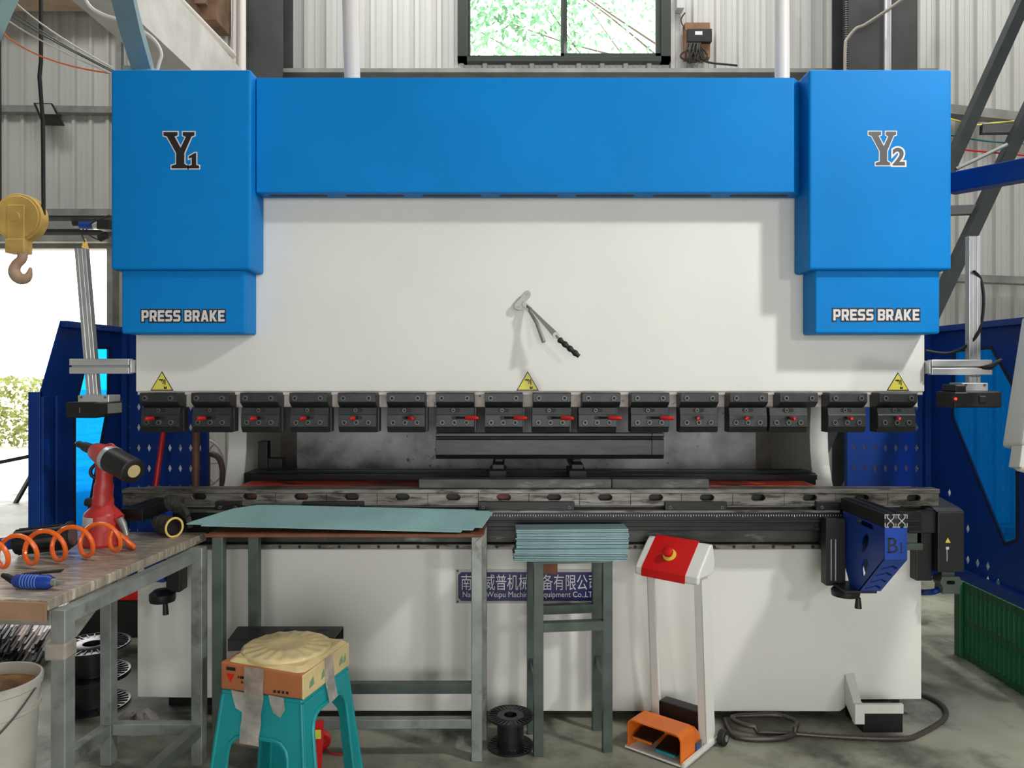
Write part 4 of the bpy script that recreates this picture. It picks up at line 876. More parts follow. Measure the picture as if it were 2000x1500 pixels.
for r_, z in prof_:
    for j in range(n):
        a = 2 * math.pi * j / n; dz = .0022 * math.sin(a * 17) * (1 if .07 < r_ < .13 else .25 if r_ >= .13 else 0); vs.append((r_ * math.cos(a) - .004, r_ * math.sin(a) + .004, z + dz))
for i in range(len(prof_) - 1):
    for j in range(n): fs.append((i * n + j, i * n + (j + 1) % n, (i + 1) * n + (j + 1) % n, (i + 1) * n + j))
b.add(vs, fs, True); b.build('cushion', M['cream'], t, local=True, ang=80)
b = MB(); y = -w - .0035
for x0, z0, ww, hh in ((-.118, .062, .03, .009),): b.box(x0, x0 + ww, y, y + .003, z0, z0 + hh)
for r, z0 in ((0, .040), (1, .026)):
    for k in range(8 if r == 0 else 5):
        x0 = -.078 + r * .012 + k * .0078
        b.box(x0, x0 + .0012, y, y + .003, z0, z0 + .008); b.box(x0, x0 + .005, y, y + .003, z0 + (.007 if k % 2 else .003), z0 + (.0082 if k % 2 else .0042))
        if k % 3: b.box(x0 + .004, x0 + .0052, y, y + .003, z0, z0 + .008)
for k in range(4): b.box(.045 + k * .014, .052 + k * .014, y, y + .003, .012, .019)
b.build('print', M['ink'], t, local=True)
b = MB(); b.poly([(-.118, .05), (-.092, .05), (-.104, .026)], [], lambda u, v: (u, y, v), (0, .003, 0)); b.build('red_mark', M['red'], t, local=True)
gpm = mat('faded green print', (120, 150, 116), .6)
for k, (q, s) in enumerate(((-.11, .03), (-.04, .022), (.07, .03), (.1, .018))): b = MB(); b.poly([(q, .02), (q + s, .025), (q + s * .8, .05), (q + s * .2, .04)], [], lambda u, v: (w + .0035, u, v), (-.001, 0, 0)); b.build('green_print', gpm, t, local=True)
b = MB(); f = lambda u, v: Vector((u, -w - .005 - .021 * max(0, -v) / .12 - .002 * math.sin(v * 90 + u * 60), v))
for k in range(10):
    z0, z1 = .08 - k * .022, .08 - (k + 1) * .022; s0, s1 = (.002 * math.sin(k * 2), .002 * math.sin(k * 2 + 2)); b.add([f(-.055 + s0, z0), f(.012 + s0, z0), f(.012 + s1, z1), f(-.055 + s1, z1)], [(0, 1, 2, 3)])
b.build('tape', M['tape'], t, local=True)
for q in (-.1, .03):
    b = MB(); b.add([f(q, .005), f(q + .05, .0), f(q + .06, -.03), f(q + .045, -.055), f(q + .02, -.045), f(q + .008, -.02)], [(0, 1, 2, 3, 4, 5)]); b.build('wrapping', M['tape'], t, local=True)
b = MB(); b.add([Vector((w + .0045, -.02, .08)), Vector((w + .0045, .03, .08)), Vector((w + .0045, .04, 0)), Vector((w + .0045, -.015, 0)), Vector((w + .016, .04, -.06)), Vector((w + .016, -.01, -.065))], [(0, 1, 2, 3), (3, 2, 4, 5)])
b.build('tape', M['tape'], t, local=True)

# ---------------------------------------------------------------- foot switch pedestal
t = thing('foot_pedestal', 'white foot switch pedestal with sloping red top and stop button', 'pedestal', (.437, 2.905, 0), R(-40))
lean = .045
def lp(x, y, z): return Vector((x, y - lean * z / .68, z))
for x in (-.004, .226):
    b = MB(); s = 1 if x > .1 else -1; th = .006
    b.hexa([lp(x, .19, .012), lp(x + th, .19, .012), lp(x + th, .265, .012), lp(x, .265, .012), lp(x, .19, .70), lp(x + th, .19, .70), lp(x + th, .24, .69), lp(x, .24, .69)])
    x0, x1 = (x - .028, x + th) if s > 0 else (x, x + .034)
    b.hexa([lp(x0, .19, .012), lp(x1, .19, .012), lp(x1, .196, .012), lp(x0, .196, .012), lp(x0, .19, .66), lp(x1, .19, .66), lp(x1, .196, .66), lp(x0, .196, .66)])
    b.build('side_plate', M['white'], t, .002, local=True)
hp = [(.19, .775), (.10, .69), (.085, .672), (.082, .645), (.096, .64), (.11, .662), (.205, .66), (.228, .70), (.21, .775)]
b = MB(); b.poly(hp, [], lambda u, v: (-.02, u, v), (.268, 0, 0)); b.build('head', M['white'], t, .008, 3, local=True)
b = MB(); sp = [(.197, .7828), (.099, .6915), (.082, .673), (.0785, .644), (.080, .642), (.0835, .6725), (.1, .6895), (.198, .7815)]; b.poly(sp, [], lambda u, v: (.012, u, v), (.185, 0, 0)); b.build('red_panel', M['bright_red'], t, .001, local=True)
c = Vector((.105, .135, .7255)); nrm = Vector((0, -.085, .09)).normalized()
b = MB(); b.cyl(c, c + nrm * .004, .026, n=28); b.build('yellow_ring', M['yellow'], t, local=True)
b = MB(); b.tube([c + nrm * .004, c + nrm * .016, c + nrm * .017, c + nrm * .028, c + nrm * .032], [.013, .013, .02, .02, .014], 20); b.build('stop_button', M['red'], t, local=True)
b = MB(); b.box(-.012, .24, 0, .27, .004, .012); b.box(.228, .24, -.005, .27, .004, .024); b.build('base', M['white'], t, .001, local=True)
b = MB(); b.box(.02, .2, .2, .262, .012, .125); b.build('counterweight', M['black'], t, .006, local=True)
for x in (-.0, .25):
    b = MB(); b.cyl((x, .262, .03), (x + .026, .262, .03), .03, n=24); wo = b.build('wheel', M['rubber'], t, .004, local=True)
    s = MB(); s.cyl((x + .0255, .262, .03), (x + .029, .262, .03), .012, n=16); s.build('hub', M['chrome'], wo, local=True)
b = MB(); L_, Hh = .224, .118; r_ = .022
arch = [(0, .012), (0, Hh - r_)] + [(r_ - r_ * math.cos(R(a)), Hh - r_ + r_ * math.sin(R(a))) for a in (22, 45, 68, 90)] + [(L_ - r_ + r_ * math.sin(R(a)), Hh - r_ + r_ * math.cos(R(a))) for a in (0, 22, 45, 68, 90)] + [(L_, .012)]
inn = [(x + (.005 if x < L_ / 2 else -.005) * (1 if abs(x - L_ / 2) > .07 else 0), z - (.005 if z > .05 else 0)) for x, z in arch]
b.poly(arch + inn[::-1], [], lambda u, v: (u, -.002, v), (0, .105, 0))
b.hexa([(0, .10, .012), (L_, .10, .012), (L_, .165, .012), (0, .165, .012), (.0, .10, Hh), (L_, .10, Hh), (L_ - .01, .165, Hh - .05), (.01, .165, Hh - .05)])
cv = b.build('pedal_cover', M['pedal_orange'], t, .001, local=True)
b = MB(); b.box(L_ - .001, L_ + .003, .11, .155, .014, .05); b.build('plug', M['steel_dark'], cv, local=True)
b = MB(); b.box(L_ + .003, L_ + .004, .112, .14, .022, .042); b.build('blue_plate', M['tool_blue'], cv, local=True)
for x0, zz_, m, nm in ((.02, .062, M['black'], 'pedal'), (.115, .045, M['black'], 'pedal')):
    b = MB(); b.hexa([(x0, .005, zz_ - .014), (x0 + .085, .005, zz_ - .014), (x0 + .085, .098, zz_ - .006), (x0, .098, zz_ - .006), (x0, .005, zz_ - .004), (x0 + .085, .005, zz_ - .004), (x0 + .085, .098, zz_ + .012), (x0, .098, zz_ + .012)]); po = b.build(nm, m, t, .003, local=True)
    b = MB(); b.box(x0 + .004, x0 + .081, .0, .006, zz_ - .015, zz_ - .007); b.build('edge_strip', M['pedal_orange'] if x0 < .1 else M['teal'], po, local=True)

# ---------------------------------------------------------------- small tool on the ram
t = thing('rivet_lever', 'silver T shaped lever tool with ribbed black grip on the ram', 'tool', P(1022, 585, 3.13))
y = 3.125
b = MB(); u = Vector((.045, 0, .052)).normalized(); v_ = Vector((.65, 0, -.78)).normalized(); c = P(1019, 586, y)
pl = [(-.036, -.018), (-.026, -.026)] + [(-.01, -.026), (.0, -.018), (.02, -.016)] + arc(.034, -.002, .014, -90, 90, 6) + [(.0, .012), (-.036, .012), (-.046, -.002)]
b.poly(pl, [], lambda a, d: c + u * a - v_ * d, (0, .008, 0)); b.poly([(-.012, -.05), (.008, -.05), (.008, -.01), (-.012, -.01)], [], lambda a, d: c + u * a - v_ * d + Vector((0, -.006, 0)), (0, .012, 0)); hd = b.build('head_plate', M['chrome'], t, .001)
for a in (-.03, .034):
    s = MB(); q = c + u * a + v_ * (.008 if a < 0 else .002); s.cyl(q + Vector((0, -.003, 0)), q, .006, n=12); s.build('rivet', M['steel'], hd)
p0, p1 = P(1034, 600, 3.10), P(1086, 655, 3.05)
b = MB(); dd = (p1 - p0).normalized(); n = Vector((dd.z, 0, -dd.x)).normalized()
b.hexa([p0 - n * .003, p0 + n * .003, p0 + n * .003 + Vector((0, .006, 0)), p0 - n * .003 + Vector((0, .006, 0)), p1 - n * .012, p1 + n * .012, p1 + n * .012 + Vector((0, .006, 0)), p1 - n * .012 + Vector((0, .006, 0))])
b.bar(c + v_ * .03 + Vector((0, 0, 0)), p0 + dd * .01, .008, .01)
b.cyl(p1 + Vector((0, -.003, 0)), p1 + Vector((0, .008, 0)), .0135, n=16); b.build('arm', M['chrome'], t)
g0, g1 = P(1091, 662, 3.045), P(1131, 696, 3.03)
b = MB(); b.tube([g0.lerp(g1, i / 16) for i in range(17)], [.008] + [.0108 + .0022 * math.cos(i * math.pi / 2) for i in range(15)] + [.009], 14); b.build('grip', M['rubber'], t)
b = MB(); b.bar(p1, g0.lerp(g1, .1), .008, .008); b.build('tang', M['chrome'], t)
b = MB(); b.tube([c + v_ * .03 + Vector((0, .012, 0)), P(1048, 630, 3.09), P(1062, 668, 3.06)], [.006, .008, .009], 10); b.build('lower_lever', M['chrome'], t)

# ---------------------------------------------------------------- things on the floor
def spool(label, loc, R_, h, grp, m=M['spool'], hub=.58):
    t = thing('wire_spool', label, 'spool', loc, group=grp)
    for z in (0, h - .008):
        b = MB(); b.lathe([(R_ * .28, z), (R_, z), (R_, z + .008), (R_ * .97, z + .008), (R_ * .93, z + .005), (R_ * .6, z + .005), (R_ * .56, z + .008), (R_ * .28, z + .008), (R_ * .28, z)], n=40)
        for k in range(28):
            a = k * math.pi / 14; d = Vector((math.cos(a), math.sin(a), 0)); b.bar(d * R_ * .6 + Vector((0, 0, z + .006)), d * R_ * .93 + Vector((0, 0, z + .006)), .004, .004)
        b.build('flange', m, t, local=True)
    b = MB(); b.lathe([(R_ * hub, .008), (R_ * hub, h - .008)], n=32); b.lathe([(R_ * .28, 0), (R_ * .28, h)], n=24); b.build('hub', m, t, local=True)
    return t
spool('black ribbed spool, lower of the two stacked beneath the bench', (-1.80, 3.30, 0), .147, .13, 'spools beneath the bench')
spool('black ribbed spool, upper of the two stacked beneath the bench', (-1.80, 3.30, .1305), .147, .13, 'spools beneath the bench')
spool('black ribbed spool beside the right leg of the long table', (-.006, 2.93, 0), .088, .12, 'spools beneath the tables')
b = MB(); rr = random.Random(5); n = 26
ring = []
for k, (r_, z) in enumerate(((.0, .055), (.05, .06), (.09, .04), (.115, .0))):
    ring.append([(-1.50 + (r_ * .95 * math.cos(2 * math.pi * j / n)) * rr.uniform(.8, 1.15), 3.06 + r_ * .5 * math.sin(2 * math.pi * j / n) * rr.uniform(.8, 1.15), max(.001, z * rr.uniform(.5, 1.5)) if z else .001) for j in range(n)])
b.add([q for r_ in ring for q in r_], [(i * n + j, i * n + (j + 1) % n, (i + 1) * n + (j + 1) % n, (i + 1) * n + j) for i in range(3) for j in range(n)])
single(b, 'floor_rag', M['rag'], 'crumpled grey rag on the floor beneath the back of the bench', 'rag')
# bucket
t = thing('plastic_bucket', 'dirty white plastic bucket at the lower left corner', 'bucket', (-1.70, 2.5, 0))
b = MB(); b.lathe([(0, .006), (.118, .006), (.12, .0), (.122, .006), (.138, .33), (.145, .33), (.145, .342), (.14, .342), (.143, .40), (.15, .402), (.152, .425), (.148, .43), (.143, .428), (.135, .33), (.116, .012), (0, .012)], n=48); b.build('pail', M['bucket'], t, local=True)
b = MB(); b.lathe([(0, .40), (.06, .408), (.1, .395), (.141, .39)], n=24); b.build('contents', M['rust'], t, local=True, )
b = MB(); b.tube(smoothpath([(.15, 0, .40), (.13, -.10, .33), (.06, -.165, .25), (-.02, -.175, .22)], 6), .003, 6); b.build('handle', M['bolt'], t, local=True)
# bundle of rods lying behind the bucket
b = MB(); rr = random.Random(11)
for i in range(110):
    xa = -2.47 + rr.uniform(-.33, .22); z = .012 + rr.random() ** 1.4 * .16 * max(.25, 1 - ((xa + 2.5) / .36) ** 2); ya = 3.72 + rr.uniform(-.08, .1); dx = rr.uniform(-.26, -.2); ln = rr.uniform(.55, .62)
    p, q = Vector((xa, ya, z)), Vector((xa + dx, ya + ln, z + rr.uniform(.0, .05))); m_ = p.lerp(q, .24)
    b.m = 1; b.bar(p, m_, .011, .011); b.m = 0; b.bar(m_, q, .012, .012)
single(b, 'rod_bundle', [M['rod'], M['black']], 'bundle of pale thin rods with black ends on the floor behind the bucket', 'rods', kind='stuff')
# black box with red lid
t = thing('tool_crate', 'black sloping sided crate with red lid behind the stacked spools', 'crate', (-1.890, 4.3, 0))
b = MB(); b.hexa([(-2.340, 4.12, .0), (-1.890, 4.12, .0), (-1.95, 4.4, .0), (-2.40, 4.4, .0), (-2.210, 4.15, .19), (-1.920, 4.15, .19), (-1.920, 4.38, .19), (-2.210, 4.38, .19)]); b.build('body', M['black'], t, .005)
b = MB(); b.hexa([(-2.210, 4.145, .19), (-1.915, 4.145, .19), (-1.915, 4.385, .19), (-2.210, 4.385, .19), (-2.140, 4.18, .24), (-1.940, 4.18, .25), (-1.940, 4.34, .25), (-2.140, 4.34, .24)]); b.box(-2.09, -2.03, 4.22, 4.28, .24, .30); b.build('lid', M['bright_red'], t, .01)
b = MB(); b.hexa([(-2.80, 4.62, 0), (-2.3, 4.62, 0), (-2.3, 4.66, 0), (-2.80, 4.66, 0), (-2.76, 4.72, .2), (-2.3, 4.72, .2), (-2.3, 4.74, .2), (-2.76, 4.74, .2)])
single(b, 'speckled_board', M['galv'], 'pale speckled board leaning behind the black crate with red lid', 'board')
# red packet and red ball beneath the table
b = MB(); b.cbox((-.68, 2.74, .148 + .02), (.05, .012, .04)); b.v = [Vector((v.x, v.y, v.z)) for v in b.v]
c0 = P(626, 1440, 2.90); b = MB(); b.lathe([(0, 0), (.02, .003), (.036, .02), (.04, .038), (.034, .056), (.018, .07), (0, .073)], (c0.x, 2.90, 0)); b.tube(smoothpath([(c0.x + .03, 2.88, .008), (c0.x + .06, 2.86, .004), (c0.x + .10, 2.86, .004)], 4), .003, 6)
single(b, 'red_plastic_pot', M['bright_red'], 'small red plastic pot on the floor behind the stool', 'pot')
b = MB(); b.hexa([(-.745, 2.655, 0), (-.665, 2.66, 0), (-.665, 2.675, 0), (-.745, 2.67, 0), (-.735, 2.66, .21), (-.655, 2.665, .215), (-.655, 2.68, .215), (-.735, 2.675, .21)]); b.m = 1
b.box(-.735, -.66, 2.652, 2.656, .16, .19)
single(b, 'red_packet', [M['bright_red'], M['yellow']], 'red and yellow packet standing behind the stool', 'packet')
# flexible conduit along the floor
path = smoothpath([P(1416, 1398, 3.13), P(1422, 1416, 3.06), P(1440, 1434, 2.98), P(1500, 1440, 2.96), P(1545, 1432, 2.99), P(1555, 1412, 3.06), P(1520, 1400, 3.12), P(1470, 1402, 3.12), P(1430, 1408, 3.10), P(1460, 1422, 3.03), P(1540, 1428, 3.01), P(1640, 1433, 2.98), P(1760, 1436, 2.965), P(1800, 1425, 3.01), P(1845, 1400, 3.14), P(1840, 1378, 3.26), P(1800, 1362, 3.37), P(1760, 1362, 3.37)], 14)
for i, q in enumerate(path): q.z = .0115 + (.021 if 60 < i < 130 else 0)
b = MB(); b.tube(path, [.0105 if i % 2 else .0085 for i in range(len(path))], 10); single(b, 'flexible_conduit', M['conduit'], 'grey flexible conduit coiled on the floor along the bed front', 'conduit')
# green crate beneath the right guard
t = thing('plastic_crate', 'dark green slatted crate on the floor beneath the right guard', 'crate', (2.45, 3.7, 0))
x0, x1, y0, y1, hh = 2.26, 2.86, 3.05, 3.86, .38
def slat_panel(p, q):
    b = MB(); p, q = Vector(p), Vector(q); n = int((q - p).length / .035)
    for z in (.02, hh * .5, hh - .02): b.bar(p + Vector((0, 0, z)), q + Vector((0, 0, z)), .012, .035)
    for i in range(n + 1): c = p.lerp(q, i / n); b.bar(c, c + Vector((0, 0, hh)), .016, .01, (0, 1, 0))
    return b
for p, q in (((x0, y0, 0), (x0, y1, 0)), ((x0, y1, 0), (x1, y1, 0)), ((x1, y1, 0), (x1, y0, 0)), ((x1, y0, 0), (x0, y0, 0))): slat_panel(p, q).build('slatted_side', M['crate'], t)
b = MB(); b.box(x0, x1, y0, y1, .012, .022); b.build('bottom', M['crate'], t)
for p in ((x0, y1), (x0, y0)):
    b = MB(); b.cbox((p[0], p[1], hh / 2), (.05, .05, hh)); b.build('corner_post', M['crate'], t, .004)

# ---------------------------------------------------------------- poles and spoked ring behind the left guard
for pts, r_, m, lab in (((P(303, 955, 3.88), P(327, 790, 3.97)), .013, M['bright_red'], 'bright red pole leaning by the left guard'), ((P(382, 960, 3.88), P(384, 790, 3.97)), .018, mat('brown wooden handle', (110, 72, 48), .5, var=.15), 'brown wooden handle leaning by the left guard')):
    p, q = pts; d = (p - q) / (q.z - p.z); p2 = q + d * (q.z - .42)
    b = MB(); b.cyl(p2, q, r_); single(b, 'leaning_pole', m, lab, 'pole', 'poles leaning by the left guard')
t = thing('spoked_ring', 'pale spoked round frame standing behind the left end of the bed', 'wheel', (-1.78, 4.5, 0))
c = P(388, 905, 4.5); rr_ = .148
b = MB(); b.tube([c + Vector((math.cos(a) * rr_, 0, math.sin(a) * rr_)) for a in [i * math.pi / 20 for i in range(40)]], .008, 8, closed=True); b.build('rim', M['pvc'], t)
b = MB()
for k in range(7): a = k * 2 * math.pi / 7; b.bar(c, c + Vector((math.cos(a) * rr_, 0, math.sin(a) * rr_)), .008, .008, (0, 1, 0))
b.build('spokes', M['pvc'], t)
b = MB(); b.cyl(c + Vector((0, -.02, 0)), c + Vector((0, .05, 0)), .03); b.tube([c + Vector((0, .03, 0)), Vector((c.x, 4.53, .02))], .015, 10); b.box(c.x - .12, c.x + .12, 4.42, 4.64, 0, .02); b.build('stand', M['steel_dark'], t)
b = MB(); b.tube(smoothpath([P(405, 885, 4.2), P(425, 892, 4.2), P(434, 915, 4.2), P(434, 960, 4.2), Vector((X(434, 4.2), 4.2, 0))], 6), .016, 10); b.tube([P(405, 885, 4.2), Vector((X(405, 4.2), 4.2, 0))], .016, 10); single(b, 'bent_tube', mat('brown tube', (104, 82, 70), .5), 'brown bent tube before the pale spoked ring', 'tube')

# ---------------------------------------------------------------- overhead, left
t = thing('hook_block', 'worn yellow crane hook block hanging by the doorway', 'hook', (X(42, 5), 5, 2.6))
c = P(42, 427, 5); b = MB(); b.cyl(c + Vector((0, -.04, 0)), c + Vector((0, .04, 0)), .155, n=40); b.cyl(c + Vector((0, -.048, 0)), c + Vector((0, -.04, 0)), .14, n=40); b.build('sheave_case', M['crane_yellow'], t, .006)
b = MB(); b.box(c.x - .055, c.x + .055, c.y - .062, c.y - .049, Z(490, 5), Z(404, 5)); b.box(c.x - .06, c.x + .06, c.y - .075, c.y + .02, Z(497, 5), Z(470, 5)); sp_ = b.build('strap', M['crane_yellow'], t, .004)
b = MB(); b.cyl(c + Vector((0, -.075, 0)), c + Vector((0, -.06, 0)), .03, n=20); b.build('axle_nut', M['crane_yellow'], sp_)
hk = smoothpath([P(44, 488, 4.96), P(43, 505, 4.96), P(32, 517, 4.96), P(28, 530, 4.96), P(35, 542, 4.96), P(46, 545, 4.96), P(56, 538, 4.96), P(60, 522, 4.96)], 5); n = len(hk)
b = MB(); b.tube(hk, [.034 - .004 * math.sin(i * .25) if i < n - 8 else .03 * (n - i) / 9 + .004 for i in range(n)], 14); b.build('hook', mat('worn hook steel', (196, 164, 138), .5), t)
b = MB(); top_ = Vector((X(79, 5), 5, 7.39)); b.tube([top_, P(80, 120, 5), P(77, 150, 5), P(84, 240, 5), P(85, 420, 5)], .0125, 10); b.tube([Vector((X(-4, 5), 5, 7.39)), P(-1, 420, 5)], .0125, 10); b.build('wire_rope', M['rubber'], t)
t = thing('flood_light', 'small flood light on the girt of the left wall', 'lamp', P(92, 218, 9.28))
y = 9.26
b = MB(); q = [P(64, 200, y), P(102, 201, y), P(119, 234, y - .15), P(78, 233, y - .15)]; n = Vector((.0, .09, -.05))
b.add(q + [a + n for a in q], [(0, 1, 2, 3), (4, 7, 6, 5), (0, 4, 5, 1), (1, 5, 6, 2), (2, 6, 7, 3), (3, 7, 4, 0)]); b.build('case', M['black'], t, .01)
i_ = lambda u, v: q[0].lerp(q[1], u).lerp(q[3].lerp(q[2], u), v) + Vector((0, -.006, .003))
b = MB(); f4 = [i_(.14, .1), i_(.9, .1), i_(.9, .7), i_(.14, .7)]; b.add(f4 + [a + Vector((0, .01, -.004)) for a in f4], [(0, 1, 2, 3), (4, 7, 6, 5), (0, 4, 5, 1), (1, 5, 6, 2), (2, 6, 7, 3), (3, 7, 4, 0)]); b.build('lens', M['alu'], t)
b = MB(); b.bar(P(112, 226, y - .05), P(104, 222, 9.36), .08, .04); b.build('mount', M['black'], t)
t = thing('electric_hoist', 'small blue and black electric hoist above the doorway', 'hoist', P(180, 440, 8.6))
y = 8.6; b = MB(); b.cyl(P(158, 439, y), P(184, 439, y), .055); b.build('motor_end', M['tool_blue'], t)
b = MB(); b.cyl(P(144, 435, y), P(186, 436, y), .05); b.box(X(196, y), X(222, y), y - .08, y + .08, Z(450, y), Z(431, y)); b.build('gearbox', M['black'], t, .006)
b = MB(); b.cyl(P(184, 440, y), P(199, 440, y), .05); b.build('drum', M['alu'], t)
b = MB(); b.bar(P(183, 432, y), Vector((X(183, y), 9.2, Z(428, y))), .05, .05); b.build('bracket', M['black'], t)
b = MB(); b.tube(smoothpath([P(163, 447, y), P(160, 458, y), P(166, 472, y)], 5), .008, 6); b.tube(smoothpath([P(168, 447, y), P(176, 460, y), P(192, 468, y), P(198, 464, y)], 5), .008, 6); b.tube(smoothpath([P(174, 440, y - .06), P(186, 432, y - .08), P(214, 420, y)], 5), .008, 6); hco = b.build('cord', M['rubber'], t)
b = MB(); b.tube([P(194, 466, y), P(209, 459, y)], .04, 12); b.build('counterweight', M['rubber'], hco)
b = MB(); b.hexa([P(159, 483, y), P(175, 490, y), P(175, 490, y + .04), P(159, 483, y + .04), P(164, 466, y), P(168, 466, y), P(168, 466, y + .04), P(164, 466, y + .04)]); b.build('hook', M['crane_yellow'], hco)
# tubes, beams and wires, upper left
b = MB(); b.bar(P(252, 40, 2.95), P(281, 139, 3.25), .075, .06); b.bar(P(214, -120, 2.55), P(252, 40, 2.95), .075, .06); b.box(X(281, 3.25) - .06, X(281, 3.25) + .06, 3.19, 3.31, Z(145, 3.25) - .006, Z(139, 3.25)); single(b, 'tube_brace', M['teal_tube'], 'pale green grey square tube rising from the left blue cover', 'tube')
b = MB(); b.bar(P(-30, 70, 2.9), P(20, -40, 2.9), .07, .07); b.bar(P(-120, 260, 2.9), P(-30, 70, 2.9), .07, .07); b.bar(P(20, -40, 2.9), P(40, -90, 2.9), .07, .07); single(b, 'tube_brace', M['teal_tube'], 'pale green grey tube crossing the top left corner of the photo', 'tube')
b = MB(); b.bar(P(234, 76, 9.42), P(234, 140, 9.42), .06, .06); b.bar(P(234, 140, 9.42), P(234, 300, 9.42), .06, .06); single(b, 'wall_post', M['girt'], 'slim grey post against the left wall just above the blue cover', 'post', kind='structure')
b = MB(); b.tube(smoothpath([P(150, -40, 3.4), P(172, 8, 3.4), P(200, 28, 3.4), P(236, 40, 3.4), P(280, 62, 3.4), P(304, 82, 3.4), P(315, 105, 3.4), P(311, 122, 3.4), P(303, 150, 3.4)], 6), .008, 8); single(b, 'white_hose', M['pvc'], 'white flexible hose curving behind the pale green grey tube', 'hose')
for a, c, d, m, lab, grp in (((25, 0), (100, 60), (216, 132), M['pvc'], 'pale wire, topmost of the four sagging to the left blue cover', 'wires at the upper left'), ((8, 8), (95, 70), (216, 140), M['steel_dark'], 'grey wire, second from top, sagging to the left blue cover', 'wires at the upper left'), ((0, 17), (90, 72), (216, 147), M['steel_dark'], 'grey wire, third from top, sagging to the left blue cover', 'wires at the upper left'), ((-4, 24), (78, 78), (216, 154), M['pvc'], 'pale wire, lowest of the four, sagging to the left blue cover', 'wires at the upper left'), ((-8, 50), (85, 112), (216, 147), M['orange'], 'orange wire sagging below the pale wires to the left cover', 'wires at the upper left')):
    yo = .035 * len([o for o in bpy.data.objects if o.name.startswith('hanging_wire')])
    p0, p1, p2 = P(*a, 3.3 + yo), P(*c, 3.17 + yo), P(*d, 3.0 + yo * .8); p2.x = -1.562; k1 = p1 * 2 - (p0 + p2) / 2
    b = MB(); b.tube([p0 * (1 - q) ** 2 + k1 * 2 * q * (1 - q) + p2 * q * q for q in [-.7 + .1 * n for n in range(18)]], .0035, 6); single(b, 'hanging_wire', m, lab, 'wire', grp)
b = MB(); b.tube([P(459, -40, 6.4), P(458, 100, 6.4), P(458, 250, 6.4)], .022, 12); single(b, 'white_pipe', M['pvc'], 'slim white pipe running down beside the dark left column', 'pipe')
b = MB(); b.tube([P(473, -40, 6.38), P(473, 250, 6.38)], .032, 12); single(b, 'white_pipe', M['pvc'], 'thicker white pipe against the edge of the dark left column', 'pipe')
b = MB(); p_, q_ = P(340, -12, 5.2), P(457, 108, 6.35); b.tube([p_, q_], .022, 10); single(b, 'white_pipe', M['pvc'], 'sloping white pipe along the top of the concrete beam', 'pipe')
b = MB(); y = 6.3; b.box(X(385, y), X(440, y), y - .2, y + .1, Z(60, y), 5.2); b.box(X(405, y), X(425, y), y - .25, y - .2, Z(35, y), 5.0); single(b, 'timber_block', mat('dark stained timber', (96, 72, 52), .7, var=.3), 'dark stained timber above the end of the concrete beam', 'timber', kind='structure')
# pipes on the machine, router, right column services
for px0, px1, w_, lab in ((683, 690, 31, 'thick white pipe standing behind the left part of the beam'), (1527, 1528, 28, 'thick white pipe standing behind the right part of the beam')):
    y = 3.40; b = MB(); b.tube([Vector((X(px1, y), y, zb1 - .002)), P(px0 + (px1 - px0) * .3, 60, y), P(px0, -30, y), P(px0, -300, y)], w_ / 2 * y / F, 16); single(b, 'white_pipe', M['pvc'], lab, 'pipe')
t = thing('router_box', 'black network box with tangled cables in a brown carton right of the window', 'router', P(1360, 80, 6.9))
y = 6.86; b = MB(); b.box(X(1338, y), X(1387, y), y, y + .1, Z(112, y), Z(44, y)); b.build('carton', mat('brown carton', (128, 94, 66), .8, var=.15), t)
b = MB(); b.box(X(1341, y), X(1388, y), y - .05, y, Z(86, y), Z(60, y)); ro = b.build('case', M['black'], t, .006)
b = MB(); b.box(X(1355, y), X(1369, y), y - .052, y - .05, Z(73, y), Z(66, y)); b.build('label_plate', M['pale'], ro)
rr = random.Random(9)
for i in range(9):
    x0 = 1344 + i * 3; b = MB(); b.tube(smoothpath([P(x0, 84, y - .04), P(x0 - rr.uniform(0, 8), 98, y - .07), P(x0 + rr.uniform(-10, 8), 118 + rr.uniform(-3, 6), y - .06), P(x0 + 6 + rr.uniform(0, 8), 108, y - .05), P(x0 + 2, 92, y - .05)], 6), .008, 6); b.build('cable', M['rubber'], t)
b = MB(); b.tube(smoothpath([P(1350, 122, y - .05), P(1330, 112, y - .05), P(1335, 102, y - .05), P(1350, 98, y - .05)], 6), .008, 6); b.build('cable', M['rubber'], t)
b = MB(); b.tube(smoothpath([P(1365, 112, y - .05), P(1385, 122, y - .04), P(1420, 126, y - .03), P(1440, 128, y - .02)], 6), .009, 6); b.build('cable', M['rubber'], t)
b = MB(); b.tube(smoothpath([P(1338, 25, y + .08), P(1330, 40, y + .08), P(1340, 60, y)], 6), .006, 6); b.build('cable', M['rubber'], t)
b = MB(); y = 6.9; b.box(X(1321, y), X(1335, y), y - .03, y + .08, Z(18, y), Z(-12, y)); single(b, 'switch_box', M['alu'], 'small pale switch box right of the window top', 'switch')
b = MB(); y = 6.15; path = [P(1652, -40 + i * 2.2, y) for i in range(100)]; b.tube(path, [.022 if i % 2 else .018 for i in range(100)], 8); single(b, 'corrugated_hose', M['black'], 'black corrugated hose down the left edge of the right column', 'hose')
b = MB(); b.tube(smoothpath([P(1650, 160, 6.1), P(1651, 90, 6.1), P(1655, 76, 6.1), P(1672, 56, 6.08), P(1690, 48, 6.05), P(1740, 15, 5.9), P(1800, -30, 5.8)], 6), .013, 8); single(b, 'service_cable', mat('grey cable', (150, 142, 132), .5), 'grey cable rising and slanting off to the upper right of the column', 'cable')
b = MB(); b.tube([P(1734, -40, 6.12), P(1733, 200, 6.12)], .028, 10); single(b, 'silver_conduit', M['alu'], 'silver conduit down the middle of the right column', 'conduit')
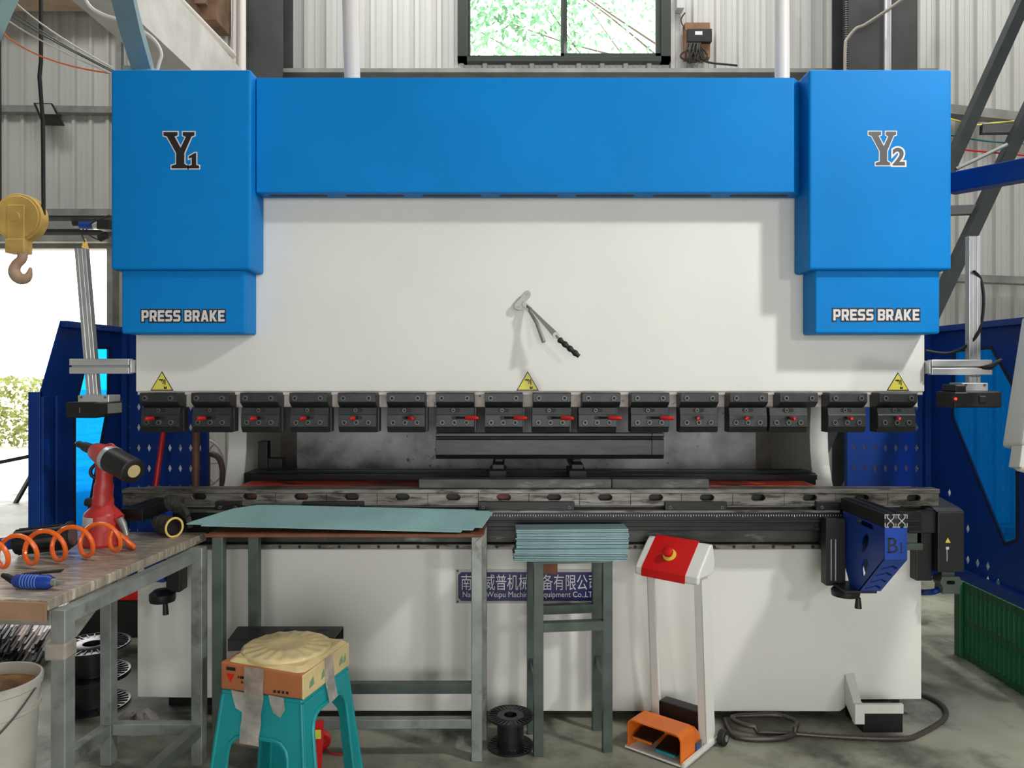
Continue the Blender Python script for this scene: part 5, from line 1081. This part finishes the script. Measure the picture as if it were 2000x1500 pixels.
# steel stair braces, right
t = thing('steel_stair', 'dark steel stair stringers slanting behind the right blue cover', 'stair', (2.0, 5.2, 0))
def slope_bar(p, q, y, w_, h_, name, m=M['brace']):
    b = MB(); b.bar(p, q, w_, h_, (0, 1, 0)); return b.build(name, m, t)
a0, a1 = P(1997, 8, 5.2), P(1845, 345, 5.2); d = (a1 - a0); slope_bar(a0 - d * .35, a1 + d * 2.0, 5.2, .07, .09, 'stringer')
b0, b1 = P(2008, 218, 5.1), P(1848, 556, 5.1); d = (b1 - b0); k_ = b1.z / -d.z; slope_bar(b0 - d * .9, b1 + d * k_ * .985, 5.1, .075, .08, 'stringer')
for p, q in ((P(1916, 253, 5.2), P(1990, 252, 5.15)), (P(1850, 412, 5.2), P(1905, 410, 5.15))): slope_bar(p, q, 5.2, .06, .06, 'tread_bar')
b = MB(); b.cyl(P(1868, 330, 5.15), P(1968, 282, 5.05), .012); b.build('tie_rod', M['steel'], t)
for a, c, d, m, lab in (((1855, 232), (1900, 244), (1945, 240), M['yellow'], 'thin yellow wire crossing behind the dark stair stringers'), ((1855, 290), (1940, 298), (2030, 306), M['bright_red'], 'thin red wire crossing behind the dark stair stringers'), ((1855, 264), (1930, 276), (2030, 282), M['teal'], 'thin green wire crossing behind the dark stair stringers')):
    y = 5.35; b = MB(); p0, p1, p2 = P(*a, y), P(*c, y), P(*d, y); b.tube(smoothpath([p0 - (p1 - p0) * 2, p0, p1, p2, p2 + (p2 - p1) * 1.5], 6), .006, 6); single(b, 'thin_wire', m, lab, 'wire', 'wires behind the right cover')
# pendant on its boom
t = thing('control_pendant', 'pale control pendant hanging from a blue boom at the right edge', 'control panel', (1.75, 2.5, .9))
b = MB(); p, q = P(1855, 360, 3.22), P(2010, 331, 2.95); d = q - p; e = q + d * 1.6; b.bar(p, e, .075, .082); b.build('boom', M['guard'], t, .004)
c = Vector((1.80, 2.45, 1.36)); A = Matrix.Rotation(R(14), 3, 'Y') @ Matrix.Rotation(R(-8), 3, 'X')
b = MB(); b.tube([e + Vector((0, .02, 0)), Vector((e.x, e.y, c.z + .33)), c + A @ Vector((.06, .02, .21))], .025, 12); b.build('drop_tube', M['guard'], t)
b = MB(); b.cbox(c, (.36, .10, .44), A); cs = b.build('casing', M['pendant'], t, .012, 3)
lc = lambda x, y, z: c + A @ Vector((x, y, z))
b = MB(); b.cbox(lc(.01, -.052, .02), (.325, .006, .34), A); fp = b.build('face_plate', M['alu'], cs, .002)
b = MB(); b.cyl(lc(-.118, -.055, -.095), lc(-.118, -.066, -.095), .018, n=24); b.build('push_button', M['lamp'], fp)
b = MB(); b.cyl(lc(-.112, -.055, -.13), lc(-.112, -.057, -.13), .006, n=12); b.build('key_mark', M['steel'], fp)
b = MB(); b.box(0, 0, 0, 0, 0, 0) if False else None
b.bar(lc(-.165, -.02, -.215), lc(-.165, -.02, -.285), .022, .05, (0, 1, 0)); b.bar(lc(.165, -.02, -.215), lc(.165, -.02, -.285), .022, .05, (0, 1, 0)); b.tube([lc(-.17, -.03, -.28), lc(.17, -.03, -.28)], .016, 14); b.build('handle', M['pendant'], t, .002)
